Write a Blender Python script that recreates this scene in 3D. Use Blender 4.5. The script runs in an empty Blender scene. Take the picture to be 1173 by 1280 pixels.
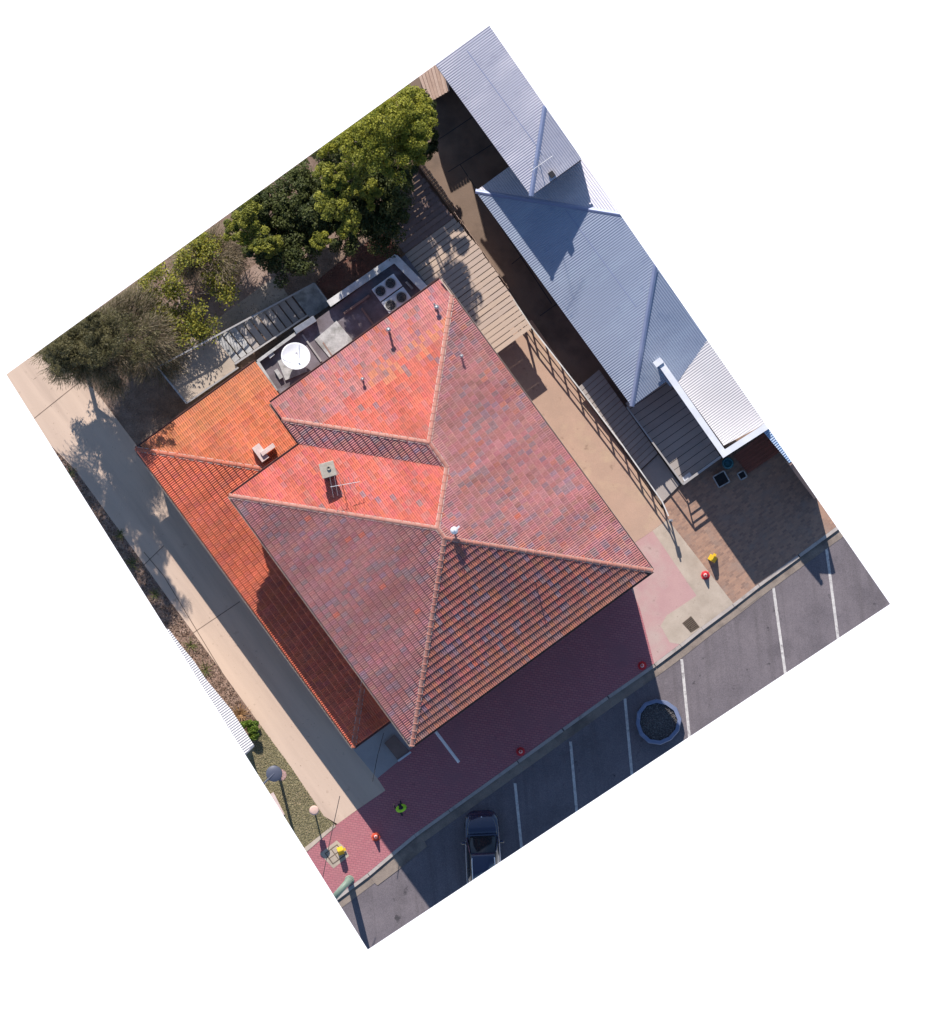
import bpy, bmesh, math, random
import numpy as np
from mathutils import Vector, Matrix, noise as mnoise
random.seed(7); RNG = np.random.default_rng(11)
SC = bpy.context.scene; COL = SC.collection
S = 25.0                                   # plan scale: 25 photo pixels to the metre (straight-down survey picture)
def P(x, y, z=0.0): return Vector(((x-586.5)/S, (640-y)/S, z))

# ------------------------------------------------------------------ camera, sky, sun, exposure
cam = bpy.data.cameras.new('camera'); cam.type = 'ORTHO'; cam.ortho_scale = 51.2
cam.clip_start = 0.1; cam.clip_end = 600
camo = bpy.data.objects.new('camera', cam); COL.objects.link(camo); camo.location = (0, 0, 60)
SC.camera = camo
SUN_EL = math.radians(35); SHX, SHY = 0.245, -0.9695          # shadows fall this way on the ground
w = bpy.data.worlds.new('World'); SC.world = w; w.use_nodes = True
nt = w.node_tree; bg = nt.nodes['Background']
sky = nt.nodes.new('ShaderNodeTexSky'); sky.sky_type = 'NISHITA'; sky.sun_disc = False
sky.sun_elevation = SUN_EL; sky.sun_rotation = math.radians(-14.2)
nt.links.new(sky.outputs[0], bg.inputs[0]); sky.ozone_density = 4.0; sky.dust_density = 0.4
bg.inputs[1].default_value = 0.1
sun = bpy.data.lights.new('sun', 'SUN'); sun.energy = 4.6; sun.angle = math.radians(0.5); sun.color = (1.0, 0.92, 0.85)
suno = bpy.data.objects.new('sun', sun); COL.objects.link(suno); suno.location = (-10, 40, 40)
suno.rotation_euler = Vector((SHX*math.cos(SUN_EL), SHY*math.cos(SUN_EL), -math.sin(SUN_EL))).to_track_quat('-Z', 'Y').to_euler()
vs = SC.view_settings; vs.view_transform = 'Standard'; vs.look = 'None'; vs.exposure = 0.62; vs.gamma = 1

# ------------------------------------------------------------------ plan geometry helpers
SITE = [(8, 468), (612, 32), (1113, 755), (460, 1187)]
U = (0.808, -0.589); V = (0.589, 0.808)                         # house axes in photo pixels (y down)
def ST(s, t): return (U[0]*s+V[0]*t, U[1]*s+V[1]*t)
def inside(px, py, poly=SITE, m=0.0):
    n = len(poly)
    for i in range(n):
        ax, ay = poly[i]; bx, by = poly[(i+1) % n]
        l = math.hypot(bx-ax, by-ay)
        if ((bx-ax)*(py-ay)-(by-ay)*(px-ax))/l < m: return False
    return True
def clip_half(pts, a, b, sgn=1):
    out = []; n = len(pts)
    def d(p): return sgn*((b[0]-a[0])*(p[1]-a[1])-(b[1]-a[1])*(p[0]-a[0]))
    for i in range(n):
        p, q = pts[i], pts[(i+1) % n]; dp, dq = d(p), d(q)
        if dp >= 0: out.append(p)
        if (dp >= 0) != (dq >= 0):
            k = dp/(dp-dq); out.append((p[0]+(q[0]-p[0])*k, p[1]+(q[1]-p[1])*k))
    return out
def clip_site(pts):
    for i in range(4): pts = clip_half(pts, SITE[i], SITE[(i+1) % 4])
    return pts
def area(p): return sum(p[i][0]*p[(i+1) % len(p)][1]-p[(i+1) % len(p)][0]*p[i][1] for i in range(len(p)))/2

class MB:
    def __init__(s): s.v = []; s.f = []
    def add(s, vs, fs):
        o = len(s.v); s.v += [tuple(v) for v in vs]; s.f += [tuple(i+o for i in f) for f in fs]; return s
    def prism(s, poly, z0, z1, clip=True):                      # poly in photo pixels; z may be callables of world xy
        if clip: poly = clip_site(poly)
        if len(poly) < 3: return s
        if area(poly) > 0: poly = poly[::-1]                     # ccw in world
        n = len(poly)
        fz0 = z0 if callable(z0) else (lambda q: z0)
        fz1 = z1 if callable(z1) else (lambda q: z1)
        b = []; t = []
        for x, y in poly:
            q = P(x, y); b.append((q.x, q.y, fz0(q))); t.append((q.x, q.y, fz1(q)))
        fs = [tuple(range(n, 2*n)), tuple(range(n-1, -1, -1))]+[(i, (i+1) % n, n+(i+1) % n, n+i) for i in range(n)]
        return s.add(b+t, fs)
    def box(s, c, size, ax=None):                               # ax: 3 unit vectors
        c = Vector(c); a = ax or (Vector((1, 0, 0)), Vector((0, 1, 0)), Vector((0, 0, 1)))
        h = [x/2 for x in size]; vs = []
        for i in (-1, 1):
            for j in (-1, 1):
                for k in (-1, 1): vs.append(c+a[0]*h[0]*i+a[1]*h[1]*j+a[2]*h[2]*k)
        return s.add(vs, [(0, 1, 3, 2), (4, 6, 7, 5), (0, 4, 5, 1), (2, 3, 7, 6), (0, 2, 6, 4), (1, 5, 7, 3)])
    def tube(s, p0, p1, r0, r1=None, n=8, cap=True):
        p0 = Vector(p0); p1 = Vector(p1); r1 = r0 if r1 is None else r1
        d = (p1-p0).normalized(); a = d.orthogonal().normalized(); b = d.cross(a)
        vs = []
        for p, r in ((p0, r0), (p1, r1)):
            for i in range(n):
                t = 2*math.pi*i/n; vs.append(p+a*math.cos(t)*r+b*math.sin(t)*r)
        fs = [(i, (i+1) % n, n+(i+1) % n, n+i) for i in range(n)]
        if cap: fs += [tuple(range(n-1, -1, -1)), tuple(range(n, 2*n))]
        return s.add(vs, fs)
    def path(s, pts, r, n=6):
        for a, b in zip(pts[:-1], pts[1:]): s.tube(a, b, r, r, n)
        return s
    def lathe(s, prof, c, n=24, ax=None, close=False):
        c = Vector(c); a = ax or (Vector((1, 0, 0)), Vector((0, 1, 0)), Vector((0, 0, 1))); vs = []; m = len(prof)
        for r, z in prof:
            for i in range(n):
                t = 2*math.pi*i/n; vs.append(c+a[0]*r*math.cos(t)+a[1]*r*math.sin(t)+a[2]*z)
        fs = []
        for j in range(m if close else m-1):
            k = (j+1) % m
            for i in range(n): fs.append((j*n+i, j*n+(i+1) % n, k*n+(i+1) % n, k*n+i))
        if not close:
            if prof[0][0] > 1e-6: fs.append(tuple(range(n-1, -1, -1)))
            if prof[-1][0] > 1e-6: fs.append(tuple(range((m-1)*n, m*n)))
        return s.add(vs, fs)
    def build(s, name, mat, parent=None, smooth=False, bevel=0):
        me = bpy.data.meshes.new(name); me.from_pydata(s.v, [], s.f); me.update()
        if bevel:
            bm = bmesh.new(); bm.from_mesh(me); bmesh.ops.remove_doubles(bm, verts=bm.verts, dist=1e-5)
            bmesh.ops.bevel(bm, geom=bm.edges[:], offset=bevel, segments=1, affect='EDGES', clamp_overlap=True)
            bm.to_mesh(me); bm.free()
        return link(name, me, mat, parent, smooth)
def link(name, me, mat, parent=None, smooth=False):
    o = bpy.data.objects.new(name, me); COL.objects.link(o)
    if mat is not None and not me.materials:
        for m in (mat if isinstance(mat, (list, tuple)) else [mat]): me.materials.append(m)
    if smooth: me.polygons.foreach_set('use_smooth', [True]*len(me.polygons))
    if parent: setpar(o, parent)
    return o
def wmat(o):
    return (wmat(o.parent)@o.matrix_parent_inverse@o.matrix_basis) if o.parent else o.matrix_basis.copy()
def setpar(o, p):
    o.parent = p; o.matrix_parent_inverse = wmat(p).inverted()
def tag(o, label, cat, group=None):
    o['label'] = label; o['category'] = cat
    if group: o['group'] = group
    return o
def thing(name, loc, label, cat, group=None):
    o = bpy.data.objects.new(name, None); COL.objects.link(o); o.location = loc; o.empty_display_size = 0.3
    return tag(o, label, cat, group)
def struct(o): o['kind'] = 'structure'; return o
def stuff(o): o['kind'] = 'stuff'; return o

# ------------------------------------------------------------------ materials
def M(name, base, var=None, scale=2.0, rough=0.85, metal=0.0, bump=0.0, bscale=60.0, stain=None, sscale=0.35, slo=0.5, shi=0.7,
      fine=0.18, fscale=25.0, attr=None, orand=None, stretch=None, coat=0, spec=0.35, brick=None, trans=0, streak=None, spot=None):
    m = bpy.data.materials.new(name); m.use_nodes = True
    n = m.node_tree.nodes; l = m.node_tree.links; b = n['Principled BSDF']
    geo = n.new('ShaderNodeNewGeometry'); pos = geo.outputs['Position']
    if stretch:
        mp = n.new('ShaderNodeMapping'); mp.vector_type = 'TEXTURE'; mp.inputs['Rotation'].default_value = (0, 0, stretch[0]); mp.inputs['Scale'].default_value = stretch[1]
        l.new(pos, mp.inputs['Vector']); vpos = mp.outputs[0]
    else: vpos = pos
    def nz(sc, det=5, v=None):
        t = n.new('ShaderNodeTexNoise'); t.inputs['Scale'].default_value = sc; t.inputs['Detail'].default_value = det
        t.inputs['Roughness'].default_value = 0.6; l.new(v or pos, t.inputs['Vector']); return t.outputs['Fac']
    def ramp(f, lo, hi):
        r = n.new('ShaderNodeMapRange'); r.inputs[1].default_value = lo; r.inputs[2].default_value = hi; l.new(f, r.inputs[0]); return r.outputs[0]
    def mix(f, a, c, bt='MIX'):
        x = n.new('ShaderNodeMix'); x.data_type = 'RGBA'; x.blend_type = bt
        if isinstance(f, float): x.inputs[0].default_value = f
        else: l.new(f, x.inputs[0])
        for k, q in ((6, a), (7, c)):
            if isinstance(q, tuple): x.inputs[k].default_value = (*q[:3], 1)
            else: l.new(q, x.inputs[k])
        return x.outputs[2]
    if attr:
        a = n.new('ShaderNodeAttribute'); a.attribute_name = attr; c = a.outputs['Color']
        if var: c = mix(ramp(nz(scale), .4, .75), c, var)
    elif brick:
        mp = n.new('ShaderNodeMapping'); mp.inputs['Rotation'].default_value = (0, 0, brick['rot']); l.new(pos, mp.inputs['Vector'])
        t = n.new('ShaderNodeTexBrick'); l.new(mp.outputs[0], t.inputs['Vector']); t.inputs['Scale'].default_value = 1
        t.inputs['Brick Width'].default_value = brick['w']; t.inputs['Row Height'].default_value = brick['h']; t.inputs['Mortar Size'].default_value = brick.get('ms', .006)
        t.inputs['Color1'].default_value = (*base, 1); t.inputs['Color2'].default_value = (*(var or base), 1); t.inputs['Mortar'].default_value = (*brick['m'], 1)
        t.inputs['Bias'].default_value = brick.get('bias', 0); c = t.outputs['Color']
    else:
        c = mix(ramp(nz(scale, 6, vpos), .35, .68), base, var or base)
    if orand:
        oi = n.new('ShaderNodeObjectInfo'); c = mix(oi.outputs['Random'], c, orand) if len(orand) == 3 else c
    if stain: c = mix(ramp(nz(sscale, 7, vpos), slo, shi), c, stain)
    if streak:
        mp = n.new('ShaderNodeMapping'); mp.vector_type = 'TEXTURE'; mp.inputs['Rotation'].default_value = (0, 0, streak[0]); mp.inputs['Scale'].default_value = streak[1]
        l.new(pos, mp.inputs['Vector']); c = mix(ramp(nz(streak[3], 5, mp.outputs[0]), .48, .72), c, streak[2])
    if spot: c = mix(ramp(nz(spot[1], 3), spot[2], spot[3]), c, spot[0])
    if fine:
        f = n.new('ShaderNodeMapRange'); f.inputs[1].default_value = .25; f.inputs[2].default_value = .75; f.inputs[3].default_value = 1-fine; f.inputs[4].default_value = 1+fine
        l.new(nz(fscale, 4), f.inputs[0])
        x = n.new('ShaderNodeVectorMath'); x.operation = 'SCALE'; l.new(c, x.inputs[0]); l.new(f.outputs[0], x.inputs['Scale']); c = x.outputs[0]
    l.new(c, b.inputs['Base Color'])
    b.inputs['Roughness'].default_value = rough; b.inputs['Metallic'].default_value = metal; b.inputs['Specular IOR Level'].default_value = spec
    if coat: b.inputs['Coat Weight'].default_value = coat; b.inputs['Coat Roughness'].default_value = .06
    if bump:
        bp = n.new('ShaderNodeBump'); bp.inputs['Strength'].default_value = bump; bp.inputs['Distance'].default_value = 0.02
        l.new(nz(bscale, 4), bp.inputs['Height']); l.new(bp.outputs[0], b.inputs['Normal'])
    if trans:
        tr = n.new('ShaderNodeBsdfTranslucent'); l.new(c, tr.inputs[0]); ms = n.new('ShaderNodeMixShader'); ms.inputs[0].default_value = trans
        l.new(b.outputs[0], ms.inputs[1]); l.new(tr.outputs[0], ms.inputs[2]); l.new(ms.outputs[0], n['Material Output'].inputs['Surface'])
    return m
AU = math.atan2(-U[1], U[0])               # world angle of the house's u axis
AV = AU-math.pi/2
m_white = M('white_ground', (.95, .95, .95), fine=0, rough=1, spec=0)
m_soil = M('soil', (.17, .115, .085), (.26, .19, .15), 1.5, bump=.5, bscale=40, stain=(.11, .07, .05), fine=.35, fscale=18)
m_redsoil = M('red_soil', (.15, .06, .045), (.09, .045, .035), 1.8, bump=.6, bscale=30, fine=.35, fscale=14, stain=(.2, .12, .09))
m_mulch = M('mulch', (.19, .12, .09), (.34, .24, .19), 4, bump=.8, bscale=30, fine=.45, fscale=16, stain=(.12, .075, .05), sscale=.9)
m_asph = M('asphalt', (.138, .121, .132), (.17, .148, .158), .6, bump=.3, bscale=120, stain=(.085, .075, .083), sscale=.55, slo=.54, shi=.85, fine=.3, fscale=22, spot=((.055, .05, .055), 1.7, .66, .74), streak=(math.radians(-84), (7, .35, 1), (.12, .105, .112), .8))
m_gutter = M('gutter_concrete', (.27, .22, .18), (.2, .165, .14), 1.2, bump=.2, bscale=80, stain=(.13, .105, .09), sscale=.6, fine=.2)
m_kerb = M('kerb_concrete', (.42, .38, .35), (.36, .32, .29), 1.5, bump=.2, stain=(.17, .14, .12), sscale=1.1, slo=.55, shi=.8)
m_drive = M('drive_concrete', (.58, .445, .345), (.5, .38, .295), .8, bump=.1, bscale=70, fine=.06, fscale=30, spot=((.36, .26, .2), 2.2, .64, .8), stain=(.36, .27, .215), sscale=.7, slo=.5, shi=.85, stretch=(AV, (9, .8, 1)))
m_path = M('earth_path', (.34, .255, .21), (.28, .2, .165), 1.5, bump=.2, stain=(.22, .15, .12), sscale=.9, fine=.15)
m_conc = M('pale_concrete', (.45, .38, .31), (.36, .3, .24), 1.0, bump=.1, spot=((.26, .21, .17), 2.6, .64, .75), stain=(.27, .22, .17), sscale=.7, slo=.55, shi=.85, fine=.08)
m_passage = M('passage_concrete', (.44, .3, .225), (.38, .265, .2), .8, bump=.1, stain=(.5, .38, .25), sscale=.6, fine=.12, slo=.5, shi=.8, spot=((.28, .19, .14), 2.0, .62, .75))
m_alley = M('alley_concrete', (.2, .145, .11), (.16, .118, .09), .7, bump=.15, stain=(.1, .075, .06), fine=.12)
m_court = M('court_membrane', (.17, .15, .17), (.1, .085, .09), 1.5, rough=.55, stain=(.33, .32, .36), sscale=.8, slo=.55, shi=.75, fine=.15)
m_red = M('red_pavers', (.38, .135, .155), (.41, .16, .175), rough=.8, brick=dict(rot=-AU+math.pi/4, w=.23, h=.115, m=(.24, .1, .11), ms=.012), stain=(.31, .13, .145), sscale=.5, fine=.14, bump=.1, spot=((.22, .1, .11), 3.5, .66, .72))
m_pink = M('pink_concrete', (.45, .285, .27), (.42, .255, .25), 1, stain=(.44, .335, .3), spot=((.3, .19, .18), 2.4, .64, .76), sscale=.6, fine=.1)
m_brown = M('brown_pavers', (.36, .22, .155), (.22, .14, .11), brick=dict(rot=-AU, w=.23, h=.115, m=(.3, .21, .16), bias=-.1), stain=(.28, .2, .16), sscale=1.6, slo=.5, shi=.7, fine=.12, bump=.1)
m_bluconc = M('front_step_concrete', (.38, .36, .36), (.32, .3, .3), 1, fine=.08)
m_lawn = M('lawn', (.25, .22, .12), (.32, .27, .16), 3, bump=.6, bscale=50, fine=.3, fscale=30, stain=(.34, .25, .16), sscale=.8)
m_tile = M('terracotta_tile', (0, 0, 0), attr='Col', rough=.75, fine=.2, fscale=9, spec=.3, stain=(.27, .15, .13), sscale=.9, slo=.58, shi=1.0)
m_cap = M('ridge_cap', (.42, .165, .12), (.32, .135, .11), 2.5, orand=(.36, .18, .14), rough=.75, fine=.2)
m_capo = M('orange_ridge_cap', (.46, .13, .07), (.4, .12, .075), 2, orand=(.36, .12, .08), rough=.75, fine=.2)
m_mortar = M('ridge_mortar', (.5, .4, .36), (.4, .28, .24), 3, fine=.2)
m_deck = M('roof_underlay', (.1, .04, .03), fine=.1)
m_brickw = M('wall_brick', (.3, .14, .1), (.24, .11, .085), 3, fine=.2)
m_render = M('wall_render', (.5, .45, .4), (.44, .4, .35), 1, fine=.06)
m_fascia = M('fascia_paint', (.45, .36, .3), (.38, .3, .25), 2, fine=.08, rough=.5)
m_gutm = M('roof_gutter_metal', (.2, .12, .1), fine=.08, rough=.5)
m_glass = M('window_glass', (.016, .02, .026), fine=0, rough=.12, spec=.4)
m_chim = M('chimney_render', (.4, .36, .3), (.3, .27, .22), 4, fine=.2, bump=.3)
m_pinkr = M('pink_white_render', (.62, .5, .46), (.52, .4, .37), 4, fine=.12)
m_galv = M('galvanised_steel', (.42, .43, .45), (.34, .35, .37), 5, rough=.42, metal=.75, fine=.1)
m_silver = M('silver_trim', (.75, .76, .8), rough=.3, metal=.4, fine=0)
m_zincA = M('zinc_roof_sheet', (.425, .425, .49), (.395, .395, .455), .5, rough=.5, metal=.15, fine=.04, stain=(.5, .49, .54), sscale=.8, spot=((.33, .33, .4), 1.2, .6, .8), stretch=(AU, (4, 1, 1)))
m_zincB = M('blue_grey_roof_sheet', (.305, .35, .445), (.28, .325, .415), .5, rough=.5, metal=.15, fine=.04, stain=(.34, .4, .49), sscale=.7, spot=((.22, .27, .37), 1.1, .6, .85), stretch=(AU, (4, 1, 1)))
m_zincW = M('pale_roof_sheet', (.5, .49, .5), (.46, .45, .46), .6, rough=.5, metal=.1, fine=.04)
m_zinccap = M('blue_ridge_capping', (.24, .28, .42), (.21, .25, .38), 1, rough=.45, metal=.15, fine=.05)
m_whitep = M('white_paint', (.62, .64, .68), (.54, .56, .6), 2, rough=.5, fine=.08, stain=(.44, .45, .47), sscale=1.3, slo=.55, shi=.8)
m_coping = M('grey_coping', (.46, .46, .45), (.3, .3, .3), 3, fine=.15, stain=(.22, .22, .2), sscale=1.5)
m_parapet = M('parapet_paint', (.62, .62, .6), (.5, .5, .49), 2.5, fine=.12, stain=(.34, .34, .32), sscale=1.4, slo=.5, shi=.75)
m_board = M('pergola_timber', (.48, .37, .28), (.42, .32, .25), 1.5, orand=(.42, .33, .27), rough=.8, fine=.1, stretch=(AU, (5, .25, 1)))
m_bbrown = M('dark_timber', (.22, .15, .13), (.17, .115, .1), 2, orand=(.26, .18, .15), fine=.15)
m_ddeck = M('charcoal_deck', (.33, .3, .28), (.28, .255, .24), 2, orand=(.36, .325, .3), rough=.6, fine=.08)
m_fence = M('fence_timber', (.4, .28, .22), (.32, .22, .17), 2, orand=(.44, .33, .27), fine=.2)
m_rail = M('rail_steel', (.42, .4, .38), rough=.5, metal=.4, fine=.08)
m_railb = M('rail_brown', (.3, .22, .19), (.36, .27, .23), 3, rough=.6, fine=.1)
m_redbr = M('red_brown_timber', (.25, .085, .06), (.19, .07, .05), 2, fine=.15)
m_dark = M('dark_plastic', (.025, .025, .028), fine=.05, rough=.5)
m_rubber = M('tyre_rubber', (.02, .02, .02), fine=.1, rough=.9)
m_navy = M('navy_car_paint', (.014, .02, .055), fine=0, rough=.22, coat=1, spec=.5)
m_line = M('line_paint', (.58, .56, .53), (.4, .38, .37), 6, fine=.15, fscale=30, stain=(.24, .22, .22), sscale=4, slo=.56, shi=.7)
m_planter = M('planter_paint', (.15, .185, .29), (.13, .165, .26), 3, fine=.1, rough=.6, stain=(.35, .38, .46), sscale=2, slo=.6, shi=.8)
m_gravel = M('gravel', (.06, .055, .055), (.1, .09, .09), 9, fine=.3, fscale=30)
m_pebble = M('pebble', (.1, .095, .095), (.2, .19, .18), 14, fine=.3)
m_cone = M('cone_red', (.68, .035, .05), (.5, .04, .05), 9, fine=.15, rough=.6)
m_coneo = M('cone_orange', (.7, .1, .045), (.5, .09, .05), 9, fine=.15, rough=.6)
m_band = M('white_band', (.8, .7, .7), fine=.05, rough=.4)
m_yellow = M('yellow_plastic', (.68, .45, .015), (.52, .34, .03), 8, fine=.15, rough=.6)
m_green = M('green_pole_paint', (.16, .22, .17), (.2, .25, .2), 3, fine=.12, rough=.5)
m_blued = M('blue_grey_lamp', (.075, .085, .12), fine=.05, rough=.45)
m_cream = M('cream_lantern', (.6, .42, .35), (.52, .35, .3), 5, fine=.1)
m_bark = M('bark', (.09, .07, .055), (.14, .115, .095), 5, fine=.3, bump=.5)
m_palebark = M('pale_bark', (.27, .22, .19), (.18, .14, .12), 5, fine=.3)
m_leaf = M('foliage', (0, 0, 0), attr='Col', rough=.6, fine=.15, fscale=8, spec=.3, trans=.3)
m_hivis = M('hi_vis_cloth', (.36, .7, .03), (.28, .55, .04), 12, fine=.15, rough=.8)
m_skin = M('skin', (.45, .28, .2), fine=.05, rough=.6)
m_cloth = M('dark_cloth', (.02, .022, .03), fine=.15, rough=.9)
m_grate = M('grate_iron', (.16, .12, .09), (.11, .085, .065), 8, rough=.7, fine=.2)
m_blueaw = M('blue_awning', (.2, .32, .5), (.36, .42, .5), 8, fine=.1, rough=.5)
m_teal = M('teal_glaze', (.03, .13, .17), fine=.1, rough=.4)
m_fan = M('fan_black', (.012, .012, .014), fine=0, rough=.6)

# ------------------------------------------------------------------ ground and backdrop
bd = struct(MB().add([(-900, -900, -80), (900, -900, -80), (900, 900, -80), (-900, 900, -80)], [(0, 1, 2, 3)]).build('white_backdrop', m_white))
KERB = [(418, 1123), (460, 1091.5), (490, 1066), (518, 1042.8), (561, 1012), (647, 950.5), (760, 869.5), (818, 829.5), (850, 805.5), (877, 784), (916, 755), (948, 730), (1049, 656)]
struct(MB().prism(SITE, -1.2, -0.16).build('ground', m_soil))
ext = lambda k: [(380, 1151)]+k+[(1080, 634)]
struct(MB().prism([(380, 1400)]+ext(KERB)+[(1200, 545), (1400, 800)], -0.158, -0.12).build('road', m_asph))
def offs(line, d):                                               # shift to the street side by d pixels
    return [(x+V[0]*d, y+V[1]*d) for x, y in line]
K = ext(KERB)
struct(MB().prism(offs(K, 4)+offs(K, 15)[::-1], -0.118, -0.105).build('gutter', m_gutter))
kb = MB()
for a, b in zip(K[:-1], K[1:]):
    n = max(1, int(math.hypot(b[0]-a[0], b[1]-a[1])/58))
    for i in range(n):
        p = (a[0]+(b[0]-a[0])*i/n, a[1]+(b[1]-a[1])*i/n); q = (a[0]+(b[0]-a[0])*((i+1)/n-.012), a[1]+(b[1]-a[1])*((i+1)/n-.012))
        kb.prism([p, q, offs([q], 4.2)[0], offs([p], 4.2)[0]], -0.15, .004)
struct(kb.build('kerb', m_kerb))
FL = 0.0
def flat(name, poly, mat, z=0.0, z0=-0.155):
    return struct(MB().prism(poly, z0, z).build(name, mat))
flat('footpath', [(370, 1068), (398, 1047), (422, 1030), (449, 1011), (482, 988), (472, 973), (500, 950), (520, 925), (800, 700), (845, 780), (850, 805), (818, 829.3), (760, 869.3), (647, 950.3), (561, 1011.8), (518, 1042.6), (490, 1065.8), (460, 1091.3), (418, 1122.8), (380, 1151)], m_red)
flat('pink_paving', [(770, 694), (816, 663.5), (871, 744.6), (860, 797.5), (850, 805.3), (818, 829.3), (800, 760)], m_pink, .004)
flat('corner_paving', [(816, 663.5), (835, 649), (917, 754.5), (877, 783.8), (850, 805.3), (837.5, 803), (826, 782), (834, 769), (871, 744.6)], m_conc, .008)
flat('brick_forecourt', [(835, 649), (829, 626), (852, 606), (962, 525), (1080, 634), (1049, 655.8), (948, 729.8), (917, 754.3)], m_brown, .001)
flat('concrete_driveway', [(8, 468), (61, 430), (82, 456), (120, 489), (172, 558), (300, 640), (480, 900), (472, 973), (482, 988), (447, 1012), (422, 1030), (405, 1020), (362, 956), (326, 907), (277, 839), (217, 757), (164, 683), (94, 587), (57, 550)], m_drive, .002)
flat('front_landing', [(441, 936), (500, 880), (520, 930), (500, 950), (472, 973)], m_bluconc, .012)
flat('side_passage', [(600, 420), (665, 400), (836, 648), (816, 663.4), (760, 700)], m_passage, .006)
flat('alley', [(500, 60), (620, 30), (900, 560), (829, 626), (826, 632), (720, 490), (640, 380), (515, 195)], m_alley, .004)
flat('garden_bed', [(40, 530), (57, 550), (94, 587), (164, 683), (217, 757), (277, 839), (326, 907), (300, 960), (150, 760)], m_mulch, -.03)
flat('lawn', [(326, 907), (362, 956), (405, 1020), (420, 1031), (370, 1068), (300, 960)], m_lawn, -.01)
flat('back_yard', [(61, 430), (612, 32), (545, 82), (515, 195), (560, 330), (500, 420), (340, 500), (172, 558), (120, 489), (82, 456)], m_soil, -.02)
flat('red_earth_bed', [(395, 352), (440, 315), (482, 288), (500, 320), (414, 380)], m_redsoil, -.008)
flat('yard_slab', [(215, 440), (345, 345), (362, 372), (240, 462)], m_conc, .004)
flat('yard_path', [(262, 372), (320, 330), (350, 345), (250, 420)], m_path, .001)
# joints in the driveway: narrow dark saw cuts laid as thin strips
jt = MB()
for a, b in [((300-58, 791), (300, 752)), ((43, 523), (104, 474)), ((163, 723), (205, 682)), ((277, 839), (205, 720)), ((205, 720), (180, 690))]:
    d = Vector((b[0]-a[0], b[1]-a[1])).normalized(); nn = (-d.y*.5, d.x*.5)
    jt.prism([(a[0]-nn[0], a[1]-nn[1]), (b[0]-nn[0], b[1]-nn[1]), (b[0]+nn[0], b[1]+nn[1]), (a[0]+nn[0], a[1]+nn[1])], 0, .005)
struct(jt.build('driveway_joint', m_alley))
aj = MB()
for a, b in [((540, 180), (600, 140)), ((560, 215), (640, 165)), ((575, 205), (690, 380)), ((640, 330), (665, 310)), ((675, 395), (710, 370))]:
    d = Vector((b[0]-a[0], b[1]-a[1])).normalized(); nn = (-d.y*.5, d.x*.5)
    aj.prism([(a[0]-nn[0], a[1]-nn[1]), (b[0]-nn[0], b[1]-nn[1]), (b[0]+nn[0], b[1]+nn[1]), (a[0]+nn[0], a[1]+nn[1])], 0, .008)
struct(aj.build('alley_joint', m_dark))
flat('driveway_crossover', [(460, 1095), (490, 1070), (527, 1044), (534, 1058), (504, 1083), (472, 1107)], m_gutter, -.095)
flat('gutter_bridge', [(920, 757), (946, 737), (952, 744), (926, 764)], m_gutter, -.09)
for a, b, lab in [((644, 979), (652.5, 1062), 'next to the dark car'), ((713.4, 927), (721.5, 1018), 'second from the dark car'), ((781.4, 873), (790.5, 972), 'touching the left side of the round planter bay'),
                  ((852.3, 824), (862.5, 926), 'right of the round planter'), ((967, 734.5), (982.5, 846), 'second from the right end'), ((1033, 683), (1048.5, 803), 'at the far right end')]:
    hw = 1.75; o = MB().prism([(a[0]-hw, a[1]), (a[0]+hw, a[1]), (b[0]+hw, b[1]), (b[0]-hw, b[1])], -.119, -.113).build('parking_line', m_line)
    tag(o, 'white painted parking bay line '+lab, 'road marking', 'parking bay lines')

# ------------------------------------------------------------------ the red-roofed house
TP = math.tan(math.radians(24)); TPL = math.tan(math.radians(17))
def tpf(f): return TPL if f[0][0] == 'L' else TP
ZE, ZL = 7.3, 3.0
house = thing('tiled_house', P(*ST(53, 860)), 'large two-storey house with red terracotta tiled hip roof in the middle', 'house')
SW_, NE_, SE_, NWa, NWb, NOT = -133.0, 239.0, 1057.0, 670.0, 632.0, -23.5
EXT = 606.8
# faces: name, eave axis ('s' or 't'), eave value, inward sign, convex st-polygons, palette key
R1 = (53, 871); R1b = (53, 856); R2a = (107.75, 763.25); R2b = (107.75, 801.25)
FACES = [
 ('SE', 't', SE_, -1, [[(SW_, SE_), (NE_, SE_), R1]], ZE, 'se'),
 ('SW', 's', SW_, 1, [[(SW_, NWa), (SW_, SE_), R1, R1b]], ZE, 'sw'),
 ('NE', 's', NE_, -1, [[(NE_, SE_), (NE_, 871), (53, 871)], [(NE_, 871), (NE_, 856), (53, 856), (53, 871)], [(NE_, 856), (NE_, 801.25), (107.75, 801.25), (53, 856)], [(NE_, 801.25), (NE_, 763.25), (107.75, 763.25), (107.75, 801.25)], [(NE_, 763.25), (NE_, NWb), (107.75, 763.25)]], ZE, 'ne'),
 ('NWa', 't', NWa, 1, [[(SW_, NWa), (NOT, NWa), R2b, R1b]], ZE, 'nwa'),
 ('SWb', 's', NOT, 1, [[(NOT, NWb), (NOT, NWa), R2b, R2a]], ZE, 'sw'),
 ('NWb', 't', EXT, 1, [[(NOT, EXT), (NE_, EXT), (NE_, NWb), R2a, (NOT, NWb)]], ZE-(NWb-EXT)/S*TP, 'nwb'),
]
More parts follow.
